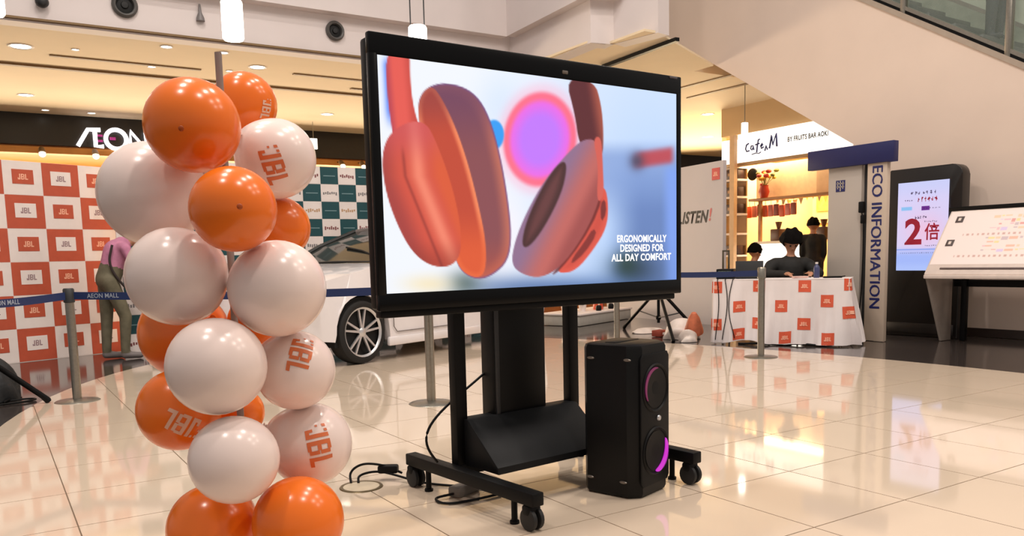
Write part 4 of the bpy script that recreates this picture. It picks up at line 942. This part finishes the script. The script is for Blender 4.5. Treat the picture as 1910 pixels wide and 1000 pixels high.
for k, (pt, lb) in enumerate([([(.10, 7.8, .008), (.22, 7.82, .01), (.30, 7.76, .008), (.2, 7.66, .008), (0, 7.62, .008)], 'black cable on floor beside the left tripod foot'), ([(0.05, 7.75, .006), (.12, 7.9, .03), (.14, 8.0, .12), (.1, 8.05, .22)], 'thin black strap lying at the side of the black bag')]):
    o = G().tube(smooth_path(pt), .008).build('floor_cable', BLACK); tag(o, lb, 'cable')

pl = thing('plinth', 'low pale display plinth seen beneath the television', 'plinth', (8.3, 10.65, 0), .38); G().box((0, 0, .08), (1.7, .7, .16), bevel=.01).build('base', mat('pale plinth', rgb(176, 172, 164), .5), pl); G().box((0, 0, .175), (1.74, .74, .03), bevel=.006).build('top', WHITEPR, pl)
def on_pl(x, y): return (8.3+x*math.cos(.38)-y*math.sin(.38), 10.65+x*math.sin(.38)+y*math.cos(.38), .19)
t = thing('display_bottle', 'orange red cylinder with pale stripe on the low plinth', 'cylinder speaker', on_pl(.17, -.1)); G().lathe([(0, 0), (.08, 0), (.085, .02), (.075, .22), (.06, .26), (0, .27)], 20).build('body', mat('orange red shell', rgb(206, 78, 46), .35), t); G().box((-.045, -.075, .12), (.03, .014, .2), bevel=.004).build('stripe', mat('pale stripe', rgb(250, 220, 200), .4), t)
for x, y, lb in [(-.25, -.05, 'leafy green plant on the low plinth beside the orange cylinder'), (-.62, .05, 'leafy green plant on the plinth left of the right upright')]:
    t = thing('potted_plant', lb, 'plant', on_pl(x, y)); G().lathe([(0, 0), (.05, 0), (.065, .1), (.055, .1), (0, .09)], 16).build('pot', WHITEPR, t); rnd = random.Random(int(x*100))
    for k in range(16):
        a, b, L = rnd.uniform(0, 6.28), rnd.uniform(.3, 1.2), rnd.uniform(.13, .24); d = V((math.cos(a)*math.cos(b), math.sin(a)*math.cos(b), math.sin(b))); q = V((-math.sin(a), math.cos(a), 0)); b0 = V((0, 0, .09)); m_ = b0+d*L*.6; e = b0+d*L+V((0, 0, -.03)); g = G()
        g.quad([b0, m_-q*.03, e, m_+q*.03]); bmesh.ops.solidify(g.bm, geom=list(g.bm.faces), thickness=.002); g.build('leaf', mat('leaf green', rgb(70, 96, 50), .5, vary=.2), t)
for k, (x, y, lb) in enumerate([(.42, -.2, 'small black gadget on the plinth right of the orange cylinder'), (-.08, -.25, 'small black gadget on the plinth left of the orange cylinder'), (.62, .1, 'dark small speaker at the right end of the plinth')]):
    t = thing('gadget', lb, 'gadget', on_pl(x, y)); G().lathe([(0, 0), (.04, 0), (.048, .02), (.048, .06), (.035, .085), (0, .09)], 16).build('body', BLACK, t); G().lathe([(.0, .0905), (.02, .0905), (.024, .086)], 12).build('knob', DARKG, t)

# ------------------------------------------------------------------ eco pillar, kiosk, map board
ex = 8.75
ec = thing('information_pillar', 'beige information pillar with blue header and vertical blue lettering', 'sign', (ex, 5.6, 0))
PILL = mat('pillar beige', rgb(200, 182, 164), .5, vary=.02, scale=2); PILG = mat('pillar grey', rgb(184, 174, 164), .5, vary=.02, scale=2)
G().box((.05, 6.235-5.6, 1.03), (.08, .45, 2.06), bevel=.006).build('main_slab', PILG, ec); G().box((.015, 5.793-5.6, 1.03), (.07, .247, 2.06), bevel=.006).build('letter_slab', PILL, ec); G().box((.12, 5.96-5.6, 1.03), (.1, .1, 2.06)).build('joint', DARKG, ec)
G().box((.0, 6.15-5.6, 2.165), (.10, 1.14, .23), bevel=.006).build('header', NAVY, ec)
BLUE = mat('blue lettering', rgb(30, 36, 96), .5)
for q in (-1, 0, 1): text('ECO INFORMATION', .185, BLUE, ec, frame((-.0222-.0004*q, 5.793-5.6+.0015*q, 1.20+.0045*q), (0, 0, -1), (0, -1, 0)), sx=.98)
em = G().box((.009, 6.29-5.6, 1.832), (.005, .125, .135)).build('emblem', BLUE, ec)
g = G()
for dy, dz, sy, sz in [(0, .03, .1, .012), (0, -.01, .1, .012), (.0, .0, .014, .12), (.035, .01, .012, .09), (-.035, .01, .012, .09)]: g.box((.005, 6.29-5.6+dy, 1.832+dz), (.003, sy, sz))
g.build('emblem_stroke', PILG, em, smooth=False)
t = thing('cord_bundle', 'black devices with cord hanging at the joint of the pillar', 'cord', (ex-.04, 5.965, 0)); G().box((0, 0, 1.56), (.06, .06, .13), bevel=.012).build('clip', BLACK, t); G().box((0, -.02, 1.42), (.05, .05, .1), bevel=.012).build('plug', BLACK, t)
G().tube(smooth_path([(0, 0, 1.5), (-.01, -.03, 1.4), (-.01, -.035, 1.2), (0, -.03, .9), (-.01, -.02, .4), (-.03, .03, .12), (-.06, .1, .012)]), .008).build('lead', BLACK, t)

kx = 9.55
kb = thing('digital_kiosk', 'tall black rounded kiosk with lit screen against the beige wall', 'kiosk', (kx, 5.72, 0))
pts = []; kw, kh, kr = .46, 2.03, .12
pts = [(-kw, 0), (kw, 0), (kw, kh-.03), (kw-.03, kh)]
for k in range(9): a = math.radians(90+90*k/8); pts.append((-kw+kr+kr*math.cos(a), kh-kr+kr*math.sin(a)))
# local: outline in (y, z); kiosk faces -x, its picture-right side is -y
g = G(); g.prism([(y, z) for y, z in pts], (0, 0, 0), (0, 1, 0), (0, 0, 1), .16, bevel=.012); g.build('body', mat('kiosk black', rgb(28, 24, 22), .3), kb)
SH_ = 1.06; SWd = .635
def promo(u, v):
    c = mix((216, 208, 246), (236, 196, 226), math.exp(-((u-.55)/.4)**2-((v-.55)/.2)**2)); c = mix(c, (150, 178, 250), sstep(.70, .85, v)*.8); c = mix(c, (186, 206, 255), sstep(.88, 1, v)*.5)
    c = mix(c, (190, 205, 250), .5*sstep(.25, 0, v))
    if .755 < v < .77: c = (110, 150, 235)
    if .27 < v < .32 and .08 < u < .3: c = mix(c, (120, 190, 240), .8)
    return c
painted('screen', frame((-.0135, SWd/2+.0, .80+SH_), (0, -1, 0), (0, 0, 1)), SWd, SH_, 60, 100, promo, attr_mat('kiosk picture', 1.0), kb)
def kt(s, size, m, u, v, **k): return text(s, size, m, kb, frame((-.0155, SWd/2-u*SWd, .80+SH_-v*SH_), (0, -1, 0), (0, 0, 1)), **k)
KRED = mat('promo red', rgb(158, 28, 52), .5, emit=.35, vary=0); KPUR = mat('promo purple', rgb(104, 42, 150), .5, emit=.4, vary=0); KGR = mat('promo grey', rgb(96, 84, 120), .5, emit=.3, vary=0)
kt('2', .42, KRED, .33, .575, bold=.03, sx=1.05); kt('倍', .21, KRED, .70, .58, bold=.015, sx=.9)
def squiggle(u0, u1, v, hgt, n, m, seed):
    rnd = random.Random(seed); g = G()
    for k in range(n):
        uu = u0+(u1-u0)*(k+.5)/n; ww = (u1-u0)*SWd/n*.7
        for q in range(2): g.box((-.0152, SWd/2-uu*SWd+rnd.uniform(-.3, .3)*ww, .80+SH_-v*SH_+rnd.uniform(-.35, .35)*hgt), (.001, ww*rnd.uniform(.3, 1), hgt*rnd.uniform(.12, .3)))
        g.box((-.0152, SWd/2-uu*SWd, .80+SH_-v*SH_), (.001, ww*.2, hgt*rnd.uniform(.6, 1)))
    return g.build('small_print', m, kb, smooth=False)
squiggle(.24, .78, .125, .045, 7, KGR, 1); squiggle(.14, .3, .205, .025, 4, KGR, 2); squiggle(.38, .8, .20, .06, 6, KRED, 3); squiggle(.34, .6, .40, .04, 5, KGR, 4); squiggle(.54, .8, .45, .02, 7, KGR, 5); squiggle(.56, .8, .72, .015, 6, KGR, 6); squiggle(.06, .75, .80, .012, 16, KGR, 7); squiggle(.5, .85, .30, .015, 6, KGR, 9)
G().box((-.0152, SWd/2-.56*SWd, .80+SH_-.30*SH_), (.001, .1, .05)).build('promo_badge', KPUR, kb, smooth=False)
G().box((-.006, 0, .10), (.012, .84, .12), bevel=.004).build('service_panel', mat('kiosk lower', rgb(36, 32, 30), .3), kb)

mb = thing('map_board', 'slanted white mall floor plan board on tapered metal legs', 'map board', (0, 0, 0))
tp, tq = V((8.9, 0, .775)), V((9.42, 0, 1.488)); tn = (tq-tp).normalized(); Y0, Y1 = 5.3, 3.0
MBW = mat('board white metal', rgb(226, 210, 200), .4); LEGM = mat('board grey metal', rgb(160, 148, 138), .4, .2)
nrm = V((-tn.z, 0, tn.x)); LB = (tq-tp).length
R_ = MX((tn, V((0, 1, 0)), tn.cross(V((0, 1, 0))))).transposed()
G().box(tp+tn*LB/2+V((0, (Y0+Y1)/2, 0))-nrm*.02, (LB, Y0-Y1, .04), rot=R_, bevel=.008).build('panel', MBW, mb)
G().box(V((8.915, (Y0+Y1)/2, .748)), (.05, Y0-Y1, .045), bevel=.01).build('front_rail', MBW, mb)
G().box(V((9.43, (Y0+Y1)/2, 1.50)), (.04, Y0-Y1+.06, .05), bevel=.006).build('back_rail', BLACK, mb)
G().box(tp+tn*.075+V((0, (Y0+Y1)/2-.03, 0))+nrm*.004, (.02, Y0-Y1-.26, .014), rot=R_, bevel=.003).build('groove', mat('brown groove', rgb(96, 80, 78), .5), mb)
rnd = random.Random(5); boxes = []
for row, (v0, v1) in enumerate(((.10, .40), (.50, .80))):
    uu = .22
    while uu < .98:
        ww = rnd.uniform(.012, .05)
        for q in range(4):
            if rnd.random() < .75: a = v0+(v1-v0)*q/4; boxes.append((uu, uu+ww*.85, a+.01, a+rnd.uniform(.02, .065), rnd.choice([(250, 214, 186), (250, 226, 170), (244, 200, 206), (226, 208, 240), (250, 196, 176), (236, 226, 214), (232, 170, 165), (214, 196, 200)])))
        uu += ww
def plan(u, v):
    c = (250, 232, 226)
    for a, b, d, e, k in boxes:
        if a < u < b and d < v < e: return k
    for v0 in (.43, .83):
        if v0 < v < v0+.035 and u > .1 and math.sin(u*260) > .2: c = (214, 178, 170)
    return c
painted('floor_plan', frame(tp+tn*LB*.97+V((0, Y0-.02, 0))+nrm*.0015, (0, -1, 0), tn), Y0-Y1-.04, LB*.82, 230, 80, plan, attr_mat('plan print', 0, .3), mb)
for u_, v_ in ((.055, .155), (.055, .60)):
    q = tp+tn*LB*(.97-.82*v_)+V((0, Y0-.02-u_*(Y0-Y1), 0))+nrm*.004; b_ = G().box(q, (.085, .085, .004), rot=R_, bevel=.001).build('floor_badge', mat('badge brown', rgb(84, 72, 70), .5), mb); G().box(q+nrm*.003, (.04, .03, .003), rot=R_).build('badge_mark', MBW, b_)
for y in (5.3, 3.1):
    g = G(); g.prism([(8.93, .735), (9.25, 0), (9.44, 0), (9.44, .75)], (0, y, 0), (1, 0, 0), (0, 0, 1), .03, bevel=.004); g.build('leg', LEGM, mb)
G().box((9.43, 5.12, .4), (.06, .06, .8), bevel=.006).build('rear_post', BLACK, mb); G().box((9.44, 4.15, .66), (.04, 2.2, .08), bevel=.006).build('rear_bar', BLACK, mb)

# ------------------------------------------------------------------ cafe
CX = 13.0
cs = thing('cafe_sign', 'long lit white cafe sign with handwritten blue name', 'sign', (CX, 0, 0))
SGN = mat('cafe sign light', (1, .96, .88, 1), emit=1.25, vary=0)
G().box((.10, 10.35, 3.14), (.2, 2.75, .56), bevel=.01).build('light_box', SGN, cs); G().box((.10, 11.98, 3.09), (.2, .34, .5), bevel=.01).build('side_box', SGN, cs)
G().box((.1, 10.6, 2.83), (.24, 3.4, .05), bevel=.005).build('lower_trim', mat('tan trim', rgb(170, 140, 100), .5), cs)  # plain tan strip below the sign boxes
INK = mat('sign ink', rgb(34, 40, 110), .5, vary=0)
def scrib(pts, r=.012): return G().tube([V((-.014, 11.52-a*.8, 3.13+b*.8)) for a, b in pts], r*1.25, 6).build('script', INK, cs)
scrib([(.12, .10), (.05, .07), (.02, -.02), (.06, -.09), (.14, -.08)]); scrib([(.26, .02), (.2, .03), (.18, -.04), (.22, -.07), (.27, .0), (.28, -.08)]); scrib([(.46, .16), (.42, .15), (.39, .02), (.37, -.15)]); scrib([(.33, .04), (.45, .06)])
scrib([(.50, -.02), (.56, .02), (.54, .05), (.49, 0), (.52, -.07), (.58, -.04)]); scrib([(.22, -.18), (.34, -.16), (.44, -.18), (.5, -.15)], .008); scrib([(.62, -.14), (.66, -.02), (.7, -.12)]); scrib([(.76, -.1), (.82, .2), (.86, -.02), (.96, .22), (.98, -.08)], .016)
text('BY FRUITS BAR AOKI', .125, BLACK, cs, frame((CX*0-.006, 10.05, 3.16), (0, -1, 0), (0, 0, 1)), bold=.03, sx=.72)
g = G(); g.box((CX+.4, 9.2, 3.72), (.6, 6.1, .56)); struct('wall_cafe_bulkhead', g, mat('taupe bulkhead', rgb(190, 160, 118), .6, vary=.03, scale=2))
g = G(); g.box((CX+3.2, 9.9, 1.95), (.15, 5.0, 3.9)); g.box((CX+1.75, 12.36, 1.95), (2.9, .12, 3.9)) ; g.box((CX+1.6, 7.4, 1.95), (3.2, .12, 3.9)); struct('wall_cafe', g, mat('cafe yellow wall', rgb(240, 204, 146), .6, vary=.12, scale=1.2))
g = G(); g.box((CX-.1, 11.74, 1.7), (.09, .12, 3.4)); struct('trim_3', g, mat('pale timber', rgb(214, 180, 140), .5))
ts = thing('display_ledge', 'wide timber ledge with backboard under the cafe sign', 'shelf', (CX+.45, 10.2, 0)); G().box((0, 0, 2.12), (.3, 3.0, .05), bevel=.006).build('ledge', mat('ledge timber', rgb(160, 110, 62), .5), ts); G().box((.12, .78, 2.48), (.04, 1.45, .7)).build('cream_board', mat('cream board', rgb(240, 214, 170), .6), ts); G().box((.12, -.72, 2.48), (.04, 1.55, .7)).build('menu_board', mat('tan board', rgb(214, 180, 140), .6, vary=.12, scale=3), ts)
for y in (-1.4, 1.4): G().box((.1, y, 1.06), (.06, .06, 2.12)).build('post', mat('ledge timber', rgb(160, 110, 62), .5), ts)
o = G().lathe([(0, .0), (.12, .0), (.13, .02), (.12, .04), (0, .04)], 24, MX.Translation((CX+.535, 11.33+.45, 2.66)) @ MX.Rotation(-math.pi/2, 4, 'Y')).build('round_plaque', BLACK); tag(o, 'black round plaque on the cream board under the cafe sign', 'plaque')
lx = CX+.36
t = thing('flower_vase', 'red pot of red and yellow flowers on the cafe ledge', 'flower vase', (lx, 11.35, 2.145)); G().lathe([(0, 0), (.07, 0), (.11, .12), (.08, .22), (.09, .25), (0, .24)], 18).build('vase', mat('red glaze', rgb(190, 62, 36), .3), t)
rnd = random.Random(2)
for k in range(14):
    q = V((rnd.uniform(-.1, .1), rnd.uniform(-.3, .16), rnd.uniform(.26, .62))); f = G().ball(q, rnd.uniform(.04, .06), (1, 1, .7), n=10).build('flower', [mat('red bloom', rgb(180, 50, 34), .6), mat('yellow bloom', rgb(226, 180, 60), .6), mat('green sprig', rgb(130, 130, 60), .6)][k % 3], t); G().tube([V((0, 0, .2)), q*.6+V((0, 0, .1)), q], .005, 6).build('stem', mat('green sprig', rgb(130, 130, 60), .6), f)
t = thing('hanging_lamp', 'small white tube lamp hanging before the cafe sign', 'lamp', (11.6, 10.3, 3.12)); G().lathe([(0, 0), (.05, 0), (.055, .01), (.055, .23), (0, .24)], 18).build('shade', GLOW, t); G().cyl((0, 0, .24), (0, 0, .88), .008, n=8).build('wire', STEEL, t)
sh = thing('merchandise_shelf', 'tall cafe shelf of dark goods left of the timber post', 'shelf', (CX+.3, 12.07, 0)); G().box((.14, 0, 1.4), (.03, .42, 2.8)).build('back_panel', mat('shelf back', rgb(150, 110, 64), .6), sh)
for z in (.5, 1.0, 1.45, 1.85, 2.2, 2.55, 2.8): G().box((0, 0, z), (.3, .44, .04)).build('shelf_board', WHITEPR, sh)
for k, z in enumerate((.52, 1.02, 1.87, 2.22, 2.57)):
    t = thing('goods_box', ['dark goods box on the lowest board of the cafe shelf', 'dark goods box on the second board of the cafe shelf', 'dark goods box on the fourth board of the cafe shelf', 'brown goods box on the fifth board of the cafe shelf', 'dark goods box on the top open board of the cafe shelf'][k], 'box', (CX+.3, 12.06, z), 0, 'goods on the cafe shelf'); G().box((0, 0, .1), (.2, .34, .19), bevel=.01).build('carton', mat('dark goods', rgb(60, 34, 26), .5, vary=.4, scale=10), t); G().box((-.102, 0, .1), (.004, .2, .06)).build('label_patch', mat('tan label', rgb(170, 130, 90), .5), t)
ct = thing('cafe_counter', 'white lit counter front in the cafe behind the seated person', 'counter', (CX+.35, 10.72, 0)); G().box((0, 0, .62), (.5, 1.15, 1.2), bevel=.01).build('front', mat('lit counter panel', (1, .97, .9, 1), emit=1.6, vary=0), ct); G().box((0, 0, 1.25), (.6, 1.25, .05), bevel=.006).build('worktop', mat('worktop white', rgb(240, 230, 215), .4), ct)
# hanging merchandise and bunting
rnd = random.Random(11)
for k in range(9):
    y = 12.3-.14*k; m = mat(['red packet', 'rose packet', 'maroon packet'][k % 3], [rgb(206, 92, 60), rgb(200, 120, 110), rgb(140, 66, 56)][k % 3], .5)
    t = thing('snack_packet', ['first', 'second', 'third', 'fourth', 'fifth', 'sixth', 'seventh', 'eighth', 'ninth'][k]+' hanging packet from the timber post, under the cafe ledge', 'packet', (CX+.62, y-.35, 1.78+rnd.uniform(-.03, .03)), 0, 'packets hanging under the cafe ledge'); G().box((0, 0, .12), (.05, .12, .24), bevel=.015).build('pouch', m, t); G().cyl((0, 0, .24), (0, 0, .34), .006, n=6).build('hook', STEEL, t)
t = thing('bunting', 'string of small dark flags across the yellow cafe wall', 'bunting', (CX+1.6, 0, 0)); pts = [V((0, 12.1-.15*k, 2.28-.14*math.sin(math.pi*((k % 6)/6))+.03*(k > 5))) for k in range(13)]; G().tube(pts, .006, 6).build('string', BROWNT, t)
for k, q in enumerate(pts[:-1]): q = q.lerp(pts[k+1], .5); g = G(); g.prism([(-.06, 0), (.06, 0), (0, -.15)], q, (0, -1, 0), (0, 0, 1), .004); g.build('flag', mat(['brown flag', 'dark flag', 'ochre flag'][k % 3], [rgb(120, 70, 40), rgb(66, 44, 30), rgb(190, 130, 50)][k % 3], .6), t, smooth=False)
for k, (y, z, w__, h__, c_, lb) in enumerate([(12.0, 2.2, .35, .5, rgb(226, 180, 80), 'yellow poster on the cafe back wall, highest at left'), (11.4, 1.9, .3, .3, rgb(232, 200, 140), 'small pale poster on the cafe back wall, upper right one'), (12.05, 1.5, .4, .35, rgb(214, 150, 70), 'amber poster on the cafe back wall, lower left one'), (11.3, 1.45, .45, .4, rgb(236, 214, 160), 'cream poster on the cafe back wall, lower right one')]):
    t = thing('poster', lb, 'poster', (CX+3.1, y, z)); G().box((0, 0, 0), (.02, w__, h__)).build('sheet', mat('poster %d' % k, c_, .5, vary=.3, scale=9), t); G().box((-.012, 0, h__/2), (.02, w__+.03, .02)).build('hanger', BROWNT, t)
for k, (y, lb) in enumerate([(11.35, 'dark coffee machine on the white cafe counter, left'), (10.0, 'dark coffee grinder on the white counter near the standing person')]):
    t = thing('coffee_machine', lb, 'coffee machine', (CX+.45, y-.3 if k == 0 else y, 1.275)); G().box((0, 0, .12), (.25, .22, .24), bevel=.02).build('body', mat('brown machine', rgb(76, 46, 34), .4), t); G().lathe([(.03, .24), (.07, .38), (0, .39)], 14).build('hopper', mat('smoky hopper', rgb(110, 70, 44), .3), t)
print('objects', len(bpy.data.objects))
